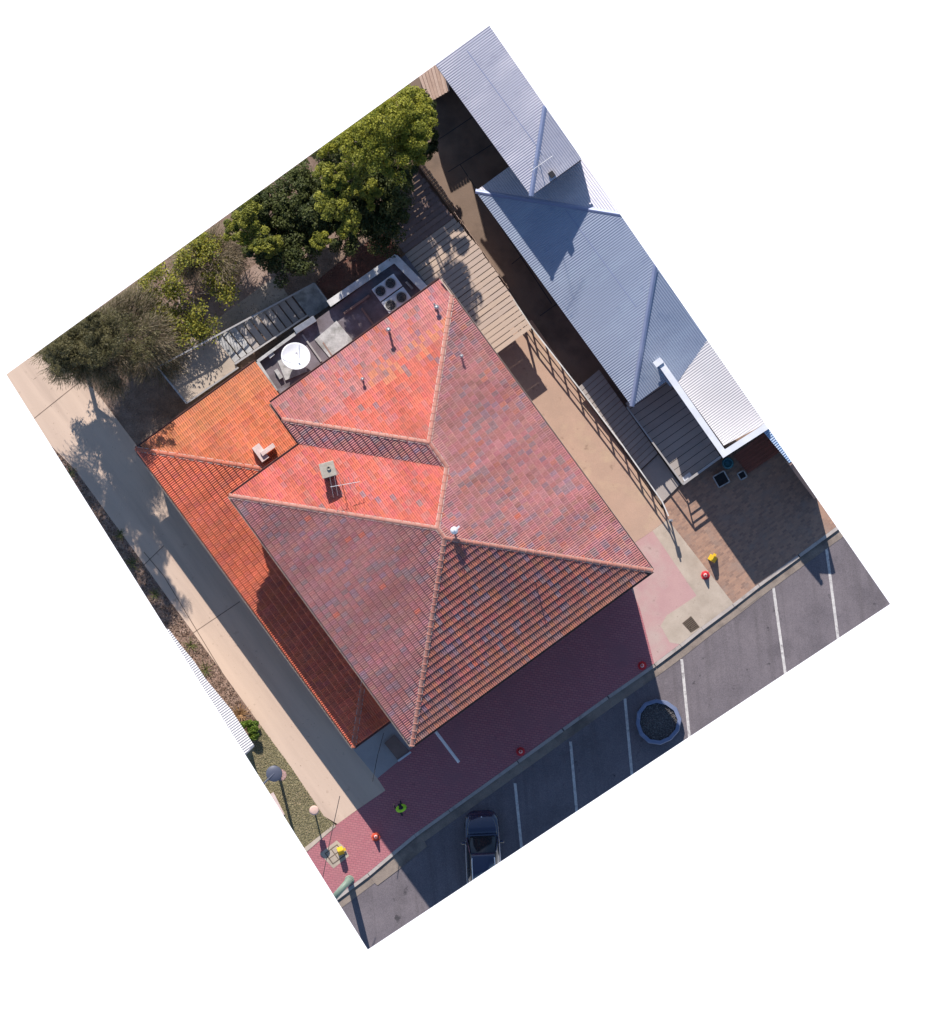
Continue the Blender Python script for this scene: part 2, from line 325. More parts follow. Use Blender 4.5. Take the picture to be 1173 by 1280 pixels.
LF = [
 ('LNW', 't', 554.0, 1, [[(-193, 554), (-8, 554), (-8, 690), (-57, 690)]], ZL, 'ln'),
 ('LSW', 's', -193.0, 1, [[(-193, 554), (-108, 639), (-108, 930), (-193, 1015)], [(-108, 639), (-57, 690), (-108, 690)]], ZL, 'lw'),
 ('LSE', 't', 1015.0, -1, [[(-193, 1015), (-108, 930), (-108, 1015)]], ZL, 'lw'),
]
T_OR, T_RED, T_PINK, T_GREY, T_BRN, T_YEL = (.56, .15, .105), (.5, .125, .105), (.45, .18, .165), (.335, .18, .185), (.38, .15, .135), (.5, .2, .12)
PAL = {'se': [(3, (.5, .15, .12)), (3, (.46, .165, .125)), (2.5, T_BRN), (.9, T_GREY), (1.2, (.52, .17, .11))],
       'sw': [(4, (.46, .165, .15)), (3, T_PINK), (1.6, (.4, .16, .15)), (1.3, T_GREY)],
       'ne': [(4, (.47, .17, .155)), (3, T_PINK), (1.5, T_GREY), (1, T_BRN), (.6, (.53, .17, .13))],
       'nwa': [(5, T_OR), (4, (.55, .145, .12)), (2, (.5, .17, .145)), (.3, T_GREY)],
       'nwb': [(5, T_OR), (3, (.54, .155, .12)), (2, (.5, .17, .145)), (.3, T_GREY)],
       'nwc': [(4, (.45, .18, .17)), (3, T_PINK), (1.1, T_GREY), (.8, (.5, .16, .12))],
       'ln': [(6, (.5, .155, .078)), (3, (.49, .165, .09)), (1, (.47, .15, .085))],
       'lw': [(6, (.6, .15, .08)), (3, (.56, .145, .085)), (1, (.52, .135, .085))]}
PROF = [(0, .03), (.028, .058), (.062, .004), (.1, .008), (.137, .05), (.172, .004), (.225, .008)]
GA = .37*math.cos(math.radians(24)); TW = .225
def wxy(s, t): x, y = ST(s, t); return P(x, y)
uW = Vector((U[0], -U[1], 0)); vW = Vector((V[0], -V[1], 0))
def face_frame(f):
    _, ax, val, sg, polys, z, pal = f
    if ax == 't': O = wxy(0, val); e = uW*1.0; g = vW*sg
    else: O = wxy(val, 0); e = vW*1.0; g = uW*sg
    return O, e, g
def plane_z(f, q):
    O, e, g = face_frame(f); return f[5]+(Vector((q.x, q.y, 0))-O).dot(g)*tpf(f)
def pick(pal, q, r):
    ws = []
    c = mnoise.noise(Vector((q.x*.45, q.y*.45, 3.1)))
    for wt, col in pal:
        k = wt*(1+.8*c) if col[0] < .4 else wt*(1-.3*c)
        ws.append(max(k, .02))
    return r.choices([p[1] for p in pal], ws)[0]
def val_of(f): return f[2]*.37
def make_tiles(faces, host, n_single, rnd, stuffname):
    singles = []; big = bmesh.new(); cl = big.verts.layers.float_color.new('Col')
    for f in faces:
        O, e, g = face_frame(f)
        pts = [wxy(*p) for poly in f[4] for p in poly]
        A = [(p-O).dot(e) for p in pts]; B = [(p-O).dot(g) for p in pts]
        a0, a1 = min(A)-TW, max(A)+TW; b1 = max(B)
        nrow = int(b1/GA)+1; c0 = int(a0/TW)-1; c1 = int(a1/TW)+1
        polysW = [[wxy(*p) for p in poly] for poly in f[4]]
        polysW = [pl if sum(pl[i].x*pl[(i+1) % len(pl)].y-pl[(i+1) % len(pl)].x*pl[i].y for i in range(len(pl))) > 0 else pl[::-1] for pl in polysW]
        def ins(q, m, pl):
            for i in range(len(pl)):
                d = pl[(i+1) % len(pl)]-pl[i]
                if (d.x*(q.y-pl[i].y)-d.y*(q.x-pl[i].x))/d.length < m: return False
            return True
        tiles = []
        for j in range(nrow):
            rowj = rnd.uniform(-.006, .006)
            for i in range(c0, c1+1):
                ac = (i+.5)*TW; bc = (j+.5)*GA; q = O+e*ac+g*bc
                hit = [k for k, pl in enumerate(polysW) if ins(q, -.26, pl)]
                if not hit: continue
                pal = PAL[f[6]]
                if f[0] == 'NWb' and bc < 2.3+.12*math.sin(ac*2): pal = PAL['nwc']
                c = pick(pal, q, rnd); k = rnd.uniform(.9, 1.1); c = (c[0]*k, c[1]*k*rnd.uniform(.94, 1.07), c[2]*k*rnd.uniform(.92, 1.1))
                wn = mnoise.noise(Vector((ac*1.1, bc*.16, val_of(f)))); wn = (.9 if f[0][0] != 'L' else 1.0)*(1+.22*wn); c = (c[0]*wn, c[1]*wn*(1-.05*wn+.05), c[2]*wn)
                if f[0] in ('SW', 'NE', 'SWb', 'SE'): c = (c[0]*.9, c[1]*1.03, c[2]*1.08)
                if f[0] in ('SE', 'SW', 'NE') and rnd.random() < .0025: c = (.52, .15, .1)
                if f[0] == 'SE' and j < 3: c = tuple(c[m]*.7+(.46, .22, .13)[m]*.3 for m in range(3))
                if f[0] == 'NWb' and abs(bc-2.2) < .4 and ac > 3.5 and rnd.random() < .35: c = T_YEL
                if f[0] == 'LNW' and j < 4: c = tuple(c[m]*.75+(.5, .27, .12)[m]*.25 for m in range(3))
                ja = rnd.uniform(-.004, .004); jh = rnd.uniform(-.004, .009); ba = j*GA+rowj-.012; bt = (j+1)*GA+.03
                vs = []
                for x, h in PROF:
                    vs.append((i*TW+x+ja, bt, h*.55+.004))
                for x, h in PROF: vs.append((i*TW+x+ja, ba, h+.078+jh))
                for x, h in PROF: vs.append((i*TW+x+ja, ba-(.055 if f[1] == 's' else .012), -.012))
                wv = []
                for a, b, h in vs:
                    q3 = O+e*a+g*b; wv.append(Vector((q3.x, q3.y, f[5]+b*tpf(f)+h)))
                full = any(all(ins(v, -.02 if b2 < .4 else .14, polysW[k]) for v in wv) for k in hit for b2 in (bc,))
                tiles.append((wv, c, full))
        flip = e.cross(g).z < 0
        n = len(PROF); FQ = []
        for k in range(n-1):
            FQ.append((n+k, n+k+1, k+1, k)); FQ.append((2*n+k, 2*n+k+1, n+k+1, n+k))
        if flip: FQ = [q[::-1] for q in FQ]
        fulls = [t for t in tiles if t[2]]
        for t in fulls: singles.append((t[0], t[1], FQ))
        rest = [t for t in tiles if not t[2]]
        for pl in polysW:                                        # cut straddling tiles exactly on hips and valleys
            bm = bmesh.new(); c2 = bm.verts.layers.float_color.new('Col')
            for wv, c, _ in rest:
                if not any(ins(v, -.01, pl) for v in wv): continue
                vv = [bm.verts.new(v) for v in wv]
                for v in vv: v[c2] = (*c, 1)
                for q in FQ: bm.faces.new([vv[x] for x in q])
            for i in range(len(pl)):
                p, q = pl[i], pl[(i+1) % len(pl)]; d = q-p
                mid = (p+q)/2
                if abs((mid-O).dot(g)) < .05: continue            # leave the eave overhang
                bmesh.ops.bisect_plane(bm, geom=bm.verts[:]+bm.edges[:]+bm.faces[:], plane_co=p, plane_no=(d.y, -d.x, 0), clear_outer=True)
            me = bpy.data.meshes.new('tmp'); bm.to_mesh(me); bm.free(); big.from_mesh(me); bpy.data.meshes.remove(me)
    singles.sort(key=lambda t: -t[0][0].z)
    for wv, c, FQ in singles[:n_single]:
        ctr = sum(wv, Vector())/len(wv)
        me = bpy.data.meshes.new('tile'); me.from_pydata([v-ctr for v in wv], [], FQ)
        at = me.color_attributes.new('Col', 'FLOAT_COLOR', 'POINT'); at.data.foreach_set('color', [x for _ in wv for x in (*c, 1)])
        me.materials.append(m_tile); o = bpy.data.objects.new('tile', me); COL.objects.link(o); o.location = ctr; setpar(o, host)
    lay = big.verts.layers.float_color['Col']
    for wv, c, FQ in singles[n_single:]:
        vv = [big.verts.new(v) for v in wv]
        for v in vv: v[lay] = (*c, 1)
        for q in FQ: big.faces.new([vv[x] for x in q])
    me = bpy.data.meshes.new(stuffname); big.to_mesh(me); big.free()
    return stuff(link(stuffname, me, m_tile, host))
def under(faces, soffit, zs, name):
    mb = MB()
    for f in faces:
        for poly in f[4]:
            q = [wxy(*p) for p in poly]
            if sum(q[i].x*q[(i+1) % len(q)].y-q[(i+1) % len(q)].x*q[i].y for i in range(len(q))) < 0: q = q[::-1]
            mb.add([(p.x, p.y, plane_z(f, p)-.025) for p in q], [tuple(range(len(q)))])
    mb.prism([ST(*p) for p in soffit], zs-.16, zs-.12, clip=False)
    return mb.build(name, m_deck, house)
up = under(FACES, [(SW_+1, NWa+1), (NOT+1, NWa+1), (NOT+1, EXT+2), (NE_-1, EXT+2), (NE_-1, SE_-1), (SW_+1, SE_-1)], ZE-.35, 'upper_roof')
lo = under(LF, [(-192, 555), (-9, 555), (-9, 690), (-108, 690), (-108, 1014), (-192, 1014)], ZL, 'lower_roof')
rnd = random.Random(3)
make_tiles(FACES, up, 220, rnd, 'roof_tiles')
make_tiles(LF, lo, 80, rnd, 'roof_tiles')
# ridge and hip capping
capv = []; nseg = 7
for k, (y, r) in enumerate([(-.2, .108), (.15, .1), (.17, .128), (.215, .128)]):
    for i in range(nseg):
        t = math.pi*i/(nseg-1); capv.append((math.cos(t)*r, y, math.sin(t)*r*.8-.02))
capf = [(k*nseg+i, k*nseg+i+1, (k+1)*nseg+i+1, (k+1)*nseg+i) for k in range(3) for i in range(nseg-1)]+[tuple(range(3*nseg, 4*nseg))]
def capmesh(mat):
    me = bpy.data.meshes.new('ridge_tile'); me.from_pydata(capv, [], capf); me.update(); me.materials.append(mat)
    bm = bmesh.new(); bm.from_mesh(me); bmesh.ops.recalc_face_normals(bm, faces=bm.faces); bm.to_mesh(me); bm.free()
    return me
cap1, cap2 = capmesh(m_cap), capmesh(m_capo)
def caps(a, za, b, zb, host, me):
    A = wxy(*a); A.z = za; B = wxy(*b); B.z = zb; d = (B-A); L = d.length; d.normalize()
    n = max(1, round(L/.39)); x = d.cross(Vector((0, 0, 1))).normalized(); z = x.cross(d)
    for i in range(n):
        c = A+d*(L*(i+.5)/n)
        o = bpy.data.objects.new('ridge_tile', me); COL.objects.link(o)
        m = Matrix((x, -d, z)).transposed().to_4x4(); k = rnd.uniform(-.03, .03)
        m = Matrix.Translation(c+Vector((0, 0, .05)))@m@Matrix.Rotation(k, 4, 'Z')@Matrix.Diagonal((1, L/n/.39, 1, 1)); o.matrix_basis = m
        setpar(o, host)
    MB().box((A+B)/2+Vector((0, 0, .035)), (.25, L, .05), (x, d, z)).build('ridge_mortar', m_mortar, host)
hz = lambda d: ZE+d/S*TP
zr1 = hz(186); zr2 = hz(131.25)
for a, za, b, zb in [((NE_, SE_), ZE, R1, zr1), ((SW_, SE_), ZE, R1, zr1), ((SW_, NWa), ZE, R1b, zr1), (R1, zr1, R1b, zr1), (R2b, zr2, R1b, zr1), (R2a, zr2, R2b, zr2), ((NE_, NWb), ZE, R2a, zr2), ((NOT, NWb), ZE, R2a, zr2)]:
    caps(a, za, b, zb, up, cap1)
caps((-193, 554), ZL, (-62, 685), ZL+131/S*TPL, lo, cap2); caps((-193, 1015), ZL, (-112, 934), ZL+81/S*TPL, lo, cap2)
# valley flashing
A = wxy(NOT, NWa); B = wxy(*R2b); A.z = ZE+.02; B.z = zr2+.02; d = (B-A).normalized(); x = d.cross(Vector((0, 0, 1))).normalized()
MB().box((A+B)/2, ((.26), (B-A).length, .03), (x, d, x.cross(d))).build('valley_flashing', m_mortar, up)
# gutters and fascias
def gutter(a, b, z, host, mat, w=.11):
    A = wxy(*a); B = wxy(*b); d = (B-A); L = d.length; d.normalize(); n = d.cross(Vector((0, 0, 1)))
    c = (A+B)/2
    mb = MB(); mb.box((c.x, c.y, z-.11), (L, .025, .2), (d, n, Vector((0, 0, 1))))
    for o_, h in ((.035, -.10), (.10, -.045)): pass
    cc = c+n*.06; mb.box((cc.x, cc.y, z-.13), (L, w, .012), (d, n, Vector((0, 0, 1))))
    cc = c+n*.12; mb.box((cc.x, cc.y, z-.08), (L, .014, .11), (d, n, Vector((0, 0, 1))))
    return mb.build('roof_gutter', mat, host)
g = lambda a, b, z=ZE, host=up, mat=m_fascia: gutter(a, b, z, host, mat)
g((SW_, SE_), (NE_, SE_), mat=m_gutm); g((NE_, SE_), (NE_, EXT)); g((SW_, NWa), (SW_, SE_)); g((NE_, EXT), (NOT, EXT), ZE-.45, mat=m_gutm); g((NOT, NWa), (SW_, NWa), mat=m_gutm); g((NOT, EXT), (NOT, NWa), ZE-.2, mat=m_gutm)
g((-193, 554), (-193, 1015), ZL, lo); g((-8, 554), (-193, 554), ZL, lo, m_gutm); g((-193, 1015), (-108, 1015), ZL, lo, m_gutm)
# walls
MB().prism([ST(*p) for p in [(-111, 692), (-1.5, 692), (-1.5, 632), (217, 632), (217, 1035), (-111, 1035)]], -.1, ZE-.5, clip=False).build('wall', m_brickw, house)
MB().prism([ST(*p) for p in [(-178, 569), (-9, 569), (-9, 691), (-112, 691), (-112, 1000), (-178, 1000)]], -.1, ZL-.17, clip=False).build('wall', m_render, house)
def window(s, t, ax, z0, z1, wdt, host=house, name='window'):
    c = wxy(s, t); e, n = (uW, vW) if ax == 't' else (vW, uW); zc = (z0+z1)/2; X = (e, n, Vector((0, 0, 1)))
    fr = MB()
    for k in (-1, 1):
        fr.box(Vector((c.x, c.y, zc))+e*k*wdt/2, (.07, .12, z1-z0), X); fr.box(Vector((c.x, c.y, zc+k*(z1-z0)/2)), (wdt+.07, .12, .07), X)
    o = fr.build(name, m_whitep, host)
    MB().box((c.x, c.y, zc), (wdt, .06, z1-z0), X).build('pane' if name == 'window' else 'door_leaf', m_glass if name == 'window' else m_bbrown, o)
for s in (-70, 0, 110, 180):
    window(s, 1035.6, 't', 4.4, 5.8, 1.5); window(s, 1035.6, 't', .9, 2.3, 1.5)
for t in (700, 800, 900, 990):
    window(217.6, t, 's', 4.4, 5.8, 1.3); window(217.6, t, 's', .9, 2.2, 1.3); window(-111.6, t, 's', 5.0, 6.2, 1.3)
for t in (620, 720, 820, 920): window(-178.6, t, 's', .9, 2.1, 1.2)
window(55, 1035.6, 't', .1, 2.3, 1.3, name='door')
# chimney and flues
c = ST(*(0, 0))
def st_of(px, py): return (U[0]*px+U[1]*py, V[0]*px+V[1]*py)
def obox(mb, px, py, lu, lv, z0, z1, tw=0.0):                    # box aligned with the house, sizes in pixels
    q = P(px, py); ca, sa = math.cos(tw), math.sin(tw); a = uW*ca+vW*sa; b = vW*ca-uW*sa
    return mb.box((q.x, q.y, (z0+z1)/2), (lu/S, lv/S, z1-z0), (a, b, Vector((0, 0, 1))))
zc = plane_z(FACES[3], P(410, 587))
ch = obox(MB(), 410, 587, 15, 15, zc-.4, zc+1.45, .35).build('chimney', m_chim, up, bevel=.01)
obox(MB(), 410, 587, 19, 19, zc+1.45, zc+1.6, .35).build('chimney_cap', m_chim, ch, bevel=.015)
cp = MB(); q = P(411, 585); cp.lathe([(.0, 0), (.11, 0), (.1, .1), (.07, .1), (.07, .03), (0, .03)], (q.x, q.y, zc+1.6), 12); cp.build('chimney_pot', m_chim, ch)
zc = plane_z(LF[0], P(326, 566))
ch = obox(MB(), 326, 566, 11, 22, zc-.4, zc+.7).build('chimney', m_pinkr, lo, bevel=.01)
obox(MB(), 335, 562, 20, 6, zc+.3, zc+.85).build('flue_arm', m_pinkr, ch, bevel=.01)
def vent(px, py, face, h, r, host, mat=m_galv, cowl=True, lean=0):
    q = P(px, py); z = plane_z(face, q)
    mb = MB().tube((q.x, q.y, z-.1), (q.x, q.y, z+h), r, r, 10)
    o = mb.build('vent_pipe', mat, host)
    MB().lathe([(r*2.6, 0), (r*1.3, .07), (r, .1)], (q.x, q.y, z-.01), 10).build('flashing', m_galv, o)
    if cowl: MB().lathe([(r*1.2, 0), (r*2.1, .03), (r*2.1, .09), (r*.6, .17), (0, .18)], (q.x, q.y, z+h), 12).build('cowl', mat, o, True)
vent(486, 412, FACES[5], 1.15, .06, up); vent(453.5, 474, FACES[5], .5, .045, up); vent(546, 384, FACES[5], .6, .06, up); vent(543, 380, FACES[5], .5, .04, up, cowl=False)
vent(577, 445, FACES[2], .5, .045, up); vent(669, 726, FACES[0], .75, .03, up, cowl=False)

# things fixed on the roof
def antenna(px, py, z0, h, label, yaw, n=7, boom=1.5):
    q = P(px, py); a = thing('tv_antenna', (q.x, q.y, z0), label, 'antenna')
    MB().tube((q.x, q.y, z0), (q.x, q.y, z0+h), .022, .018, 6).build('mast', m_galv, a)
    d = Vector((math.cos(yaw), math.sin(yaw), 0)); e = Vector((-d.y, d.x, 0)); c0 = Vector((q.x, q.y, z0+h-.05))
    MB().tube(c0-d*boom*.4, c0+d*boom*.6, .014, .014, 6).build('boom', m_galv, a)
    for i in range(n):
        c1 = c0+d*boom*(-.36+.92*i/(n-1)); L = .55-.32*i/(n-1)
        MB().tube(c1-e*L, c1+e*L, .01, .01, 5).build('element', m_galv, a)
    return a
zc = plane_z(FACES[3], P(428, 607))
antenna(428, 606, zc-.05, 1.5, 'thin metal TV antenna beside the square chimney on the red roof', math.radians(10))
q = P(568, 663); zc = plane_z(FACES[2], q)
wd = thing('wind_vent', (q.x, q.y, zc), 'white cowl with bracket standing near the top of the front hip', 'vent')
MB().tube((q.x, q.y, zc-.05), (q.x, q.y, zc+.55), .05, .05, 8).build('stem', m_whitep, wd)
MB().lathe([(.06, 0), (.16, .06), (.2, .16), (.17, .28), (.06, .34), (0, .35)], (q.x, q.y, zc+.5), 14).build('cowl', m_whitep, wd, True)
MB().box((q.x+.14, q.y+.1, zc+.75), (.34, .1, .1), (Vector((.7, .7, 0)), Vector((-.7, .7, 0)), Vector((0, 0, 1)))).build('wind_vane', m_whitep, wd)
MB().tube((q.x, q.y, zc+.8), (q.x-.02, q.y, zc+1.5), .02, .012, 6).build('spike', m_galv, wd)

# front entry: brown landing with white edge, projecting white sign
o = MB().prism([(480.5, 929), (493, 918), (512, 938.6), (497, 949.6)], 0.0, .13).build('entry_mat', m_bbrown); tag(o, 'dark brown entry platform at the front left corner of the house', 'platform')
o = MB().prism([(497, 950.4), (513, 939), (514.5, 941), (498.5, 952.4)], 0, .16).build('edge_strip', m_whitep, None); tag(o, 'thin white step edge in front of the brown entry platform', 'step edge')
sg = thing('projecting_sign', P(545, 915, 3.2), 'white double-sided sign projecting from the front eave over the footpath', 'sign')
a, b = P(543, 912), P(574, 953); d = (b-a).normalized(); n = Vector((-d.y, d.x, 0)); cc = (a+b)/2
MB().box((cc.x, cc.y, 3.45), ((b-a).length, .15, .55), (d, n, Vector((0, 0, 1)))).build('sign_board', m_whitep, sg, bevel=.01)
for k in (.1, .85):
    p = a.lerp(b, k); MB().tube((p.x, p.y, 3.7), (p.x, p.y, 3.95), .02, .02, 6).build('hanger', m_galv, sg)
MB().tube((a.x-d.x*1.0, a.y-d.y*1.0, 3.95), (b.x, b.y, 3.95), .025, .025, 6).build('bracket', m_whitep, sg)

# ------------------------------------------------------------------ plant court behind the house
ct = thing('plant_court', P(*ST(107, 600)), 'dark flat service roof behind the red roof carrying the air conditioners', 'flat roof')
MB().prism([ST(-7, 556), ST(222, 556), ST(222, 630), ST(-7, 630)], -.1, 2.5, clip=False).build('slab', m_court, ct)
def walls(px0, px1, wpx, z0, z1, mat, name, host):
    a, b = Vector(px0), Vector(px1); d = (b-a).normalized(); n = Vector((-d.y, d.x))*wpx/2
    return MB().prism([tuple(a-n), tuple(b-n), tuple(b+n), tuple(a+n)], z0, z1).build(name, mat, host, bevel=.01)
walls((411, 380), (497, 321), 9, -.1, 3.1, m_parapet, 'parapet', ct); walls((493, 322), (532, 362), 10, -.1, 3.103, m_parapet, 'parapet', ct)
walls((322, 452), (386, 405), 4, -.1, 2.9, m_coping, 'parapet', ct); walls((322, 452), (346, 489), 4, -.1, 2.897, m_coping, 'parapet', ct)
o = walls((369, 414), (394, 398), 8, 2.5, 3.05, m_galv, 'duct_box', None); tag(o, 'galvanised duct box beside the stair on the service roof', 'duct')
o = MB().prism([ST(68, 575), ST(104, 572), ST(106, 606), ST(70, 608)], 2.5, 2.58).build('cover_sheet', m_coping); tag(o, 'grey flat cover sheet lying on the dark service roof', 'sheet')
o = walls((378, 418), (402, 452), 2.2, 2.5, 2.62, m_rail, 'pipe_run', None); tag(o, 'thin grey pipe crossing the service roof beside the white dish', 'pipe')
for (cx, cy), fans, lab in (((484, 359.5), [(488.4, 354), (475.8, 364)], 'white twin-fan air conditioner nearer the white coping corner'), ((496, 376), [(502, 371.5), (488.6, 381.5)], 'white twin-fan air conditioner nearer the red roof edge')):
    q = P(cx, cy); ac = thing('air_conditioner', (q.x, q.y, 2.5), lab, 'air conditioner', 'air conditioners on the service roof')
    obox(MB(), cx, cy, 34, 19, 2.56, 3.45).build('casing', m_whitep, ac, bevel=.02)
    obox(MB(), cx, cy, 30, 15, 2.5, 2.56).build('feet', m_dark, ac)
    for fx, fy in fans:
        p = P(fx, fy)
        r = MB().lathe([(.27, 0), (.3, .05), (.25, .05), (.25, -.0)], (p.x, p.y, 3.45), 20, close=True).build('fan_ring', m_coping, ac)
        MB().lathe([(.25, 0), (.0, .001)], (p.x, p.y, 3.455), 20).build('fan_well', m_fan, r)
        bl = MB()
        for i in range(5):
            t = i*2*math.pi/5; d = Vector((math.cos(t), math.sin(t), 0)); n = Vector((-d.y, d.x, 0))
            bl.box(Vector((p.x, p.y, 3.475))+d*.13, (.18, .09, .008), (d, (n+Vector((0, 0, .35))).normalized(), Vector((0, 0, 1))))
        bl.tube((p.x, p.y, 3.456), (p.x, p.y, 3.49), .05, .05, 8); bl.build('fan_blade', m_dark, r)
        gr = MB()
        for rr in (.09, .17, .23): gr.lathe([(rr, .05), (rr+.006, .05), (rr+.006, .056), (rr, .056)], (p.x, p.y, 3.45), 20, close=True)
        gr.build('guard', m_rail, r)
for a, b, w_, z_, nm, lab in (((404, 428), (424, 458), 2.0, 2.6, 'pipe_run', 'second thin pipe crossing the middle of the service roof'), ((452, 385), (470, 410), 2.5, 2.66, 'pipe_run', 'thin pipe beside the twin-fan air conditioners'), ((430, 392), (462, 369), 3.0, 2.7, 'cable_tray', 'shaded cable tray running behind the air conditioners'), ((345, 462), (352, 473), 5, 2.75, 'junction_box', 'small grey box below the white dish'), ((336, 446), (342, 441), 6, 2.8, 'junction_box', 'small grey box left of the white dish'), ((508, 352), (516, 361), 3, 2.75, 'junction_box', 'narrow grey box between the air conditioners and the parapet corner')):
    o = walls(a, b, w_, 2.5, z_, m_coping if 'box' in nm else m_bbrown, nm, None); tag(o, lab, 'pipe' if nm == 'pipe_run' else ('tray' if 'tray' in nm else 'box'))
# dish
q = P(369.5, 447); ds = thing('satellite_dish', (q.x, q.y, 2.5), 'large white round dish standing on a square slab behind the red roof', 'satellite dish')
obox(MB(), 366, 458, 30, 26, 2.5, 2.62, .25).build('base_slab', m_coping, ds, bevel=.01)
MB().tube((q.x, q.y-.15, 2.6), (q.x, q.y-.1, 3.5), .06, .06, 10).build('mount_pole', m_galv, ds)
nrm = Vector((.1, .42, 1)).normalized(); xa = nrm.orthogonal().normalized(); ya = nrm.cross(xa)
prof = [(0, 0), (.15, .01), (.32, .04), (.5, .1), (.66, .175), (.73, .21), (.74, .2), (.66, .155), (.5, .08), (.32, .02), (.15, -.012), (0, -.02)]
MB().lathe(prof[::-1], (q.x, q.y, 3.5), 36, (xa, ya, nrm)).build('reflector', m_whitep, ds, True)
top = Vector((q.x, q.y, 3.5))+nrm*.62
for k in range(3):
    t = k*2.094+.5; MB().tube(Vector((q.x, q.y, 3.5))+xa*.7*math.cos(t)+ya*.7*math.sin(t)+nrm*.19, top, .012, .012, 5).build('strut', m_whitep, ds)
MB().tube(top, top+nrm*.12, .05, .04, 8).build('receiver', m_whitep, ds)

# ------------------------------------------------------------------ back stair with railings
stc = thing('back_stair', P(300, 430), 'grey railed back stair with a pale landing beside the orange tiled roof', 'stair')
BL, TL, TR, BR = Vector((234, 505)), Vector((197, 459)), Vector((393, 354)), Vector((413, 381))
def bil(u, v): return tuple((TL.lerp(TR, u)).lerp(BL.lerp(BR, u), v))
MB().prism([bil(0, 0), bil(.36, 0), bil(.36, 1), bil(0, 1)], -.05, 1.3, clip=False).build('landing', m_conc, stc)
for i in range(11):
    u0 = .362+i*.045; z = 1.2-i*.1
    MB().prism([bil(u0, .04), bil(u0+.038, .04), bil(u0+.038, .82), bil(u0, .82)], z-.06, z, clip=False).build('tread', m_ddeck if i > 2 else m_coping, stc)
for v in (.02, .84):
    a = P(*bil(.36, v)); b = P(*bil(.86, v)); d = (b-a); a.z = 1.15; b.z = .05
    dd = (b-a); MB().box((a+b)/2, (dd.length, .05, .2), (dd.normalized(), Vector((-dd.y, dd.x, 0)).normalized(), Vector((0, 0, 1)))).build('stringer', m_rail, stc)
MB().prism([bil(.86, 0), bil(1, 0), bil(1, 1), bil(.86, 1)], -.05, .1, clip=False).build('landing', m_coping, stc)
def railing(pts, zs, h, host, n, mat=m_rail, pick_=True, rail_w=.05):
    for (a, za), (b, zb) in zip(list(zip(pts, zs))[:-1], list(zip(pts, zs))[1:]):
        A = P(*a, za); B = P(*b, zb); L = (B-A).length; d = (B-A).normalized(); s_ = Vector((-d.y, d.x, 0)).normalized(); X = (d, s_, d.cross(s_))
        MB().box((A+B)/2+Vector((0, 0, h)), (L, rail_w*1.6, .05), X).build('handrail', mat, host)
        MB().box((A+B)/2+Vector((0, 0, .12)), (L, rail_w*.7, .04), X).build('bottom_rail', mat, host)
        k = max(2, int(L/1.6))
        for i in range(k+1): p = A.lerp(B, i/k); MB().box(p+Vector((0, 0, h/2)), (.06, .06, h)).build('post', mat, host)
        if pick_:
            k = int(L/.14)
            for i in range(k): p = A.lerp(B, (i+.5)/k); MB().box(p+Vector((0, 0, h/2+.05)), (.018, .018, h-.1)).build('baluster', mat, host)
railing([bil(0, 0), bil(.36, 0)], [1.3, 1.3], 1.0, stc, 3); railing([bil(.36, 0), bil(.86, 0), bil(1, 0), bil(1, .95)], [1.3, .1, .1, .1], 1.0, stc, 3, pick_=True)
railing([bil(0, 0), bil(0, .98)], [1.3, 1.3], 1.0, stc, 3); railing([bil(0, .98), bil(.36, .98)], [1.3, 1.3], 1.0, stc, 3, pick_=False)
railing([bil(.36, .86), bil(.86, .86)], [1.3, .1], 1.0, stc, 3, pick_=False)
# low yard fence
yf = thing('yard_fence', P(270, 350), 'dark wire yard fence behind the stair below the yellow-green tree', 'fence')
fp = [(222, 428), (245, 400), (262, 372), (303, 325)]
for a, b in zip(fp[:-1], fp[1:]):
    A, B = P(*a), P(*b)
    for z in (.25, .6, .95): MB().tube(A+Vector((0, 0, z)), B+Vector((0, 0, z)), .02, .02, 5).build('rail', m_dark, yf)
for a in fp: A = P(*a); MB().tube(A, A+Vector((0, 0, 1.05)), .035, .035, 6).build('post', m_dark, yf)

# ------------------------------------------------------------------ pergola over the side passage
pg = thing('pergola', P(590, 340), 'flat timber-boarded pergola roof beside the red roof, mottled by tree shade', 'pergola')
RE = [(515, 204), (560, 262), (606, 319), (664, 407)]           # fence-side edge
def re_at(t):
    for a, b in zip(RE[:-1], RE[1:]):
        ta, tb = st_of(*a)[1], st_of(*b)[1]
        if t <= tb or b == RE[-1]: k = (t-ta)/(tb-ta); return st_of(a[0]+(b[0]-a[0])*k, a[1]+(b[1]-a[1])*k)[0]
t0, t1 = st_of(515, 204)[1], st_of(664, 407)[1]-1; t = t0+2; i = 0
while t < t1:
    w_ = 6.1; s1 = re_at(t+3); s0 = 236 if t > 600 else (222 if t > 520 else 222+(520-t)*.55)
    if s1-s0 > 6:
        z = 2.25+random.uniform(-.01, .012); k = random.uniform(-1.0, 1.0)
        o = MB().prism([ST(s0, t+random.uniform(-.3, .3)), ST(s1+k, t), ST(s1+k, t+w_), ST(s0, t+w_)], z-.035, z, clip=False).build('board', m_board if t > 560+random.uniform(-20, 20) else m_bbrown, pg)  # upper boards take dark timber: tree shade put into their colour
    t += 7.05; i += 1
for tt in (500, 560, 640, 700): 
    A = wxy(re_at(tt)-2, tt); MB().box((A.x, A.y, 1.08), (.1, .1, 2.16)).build('post', m_railb, pg)
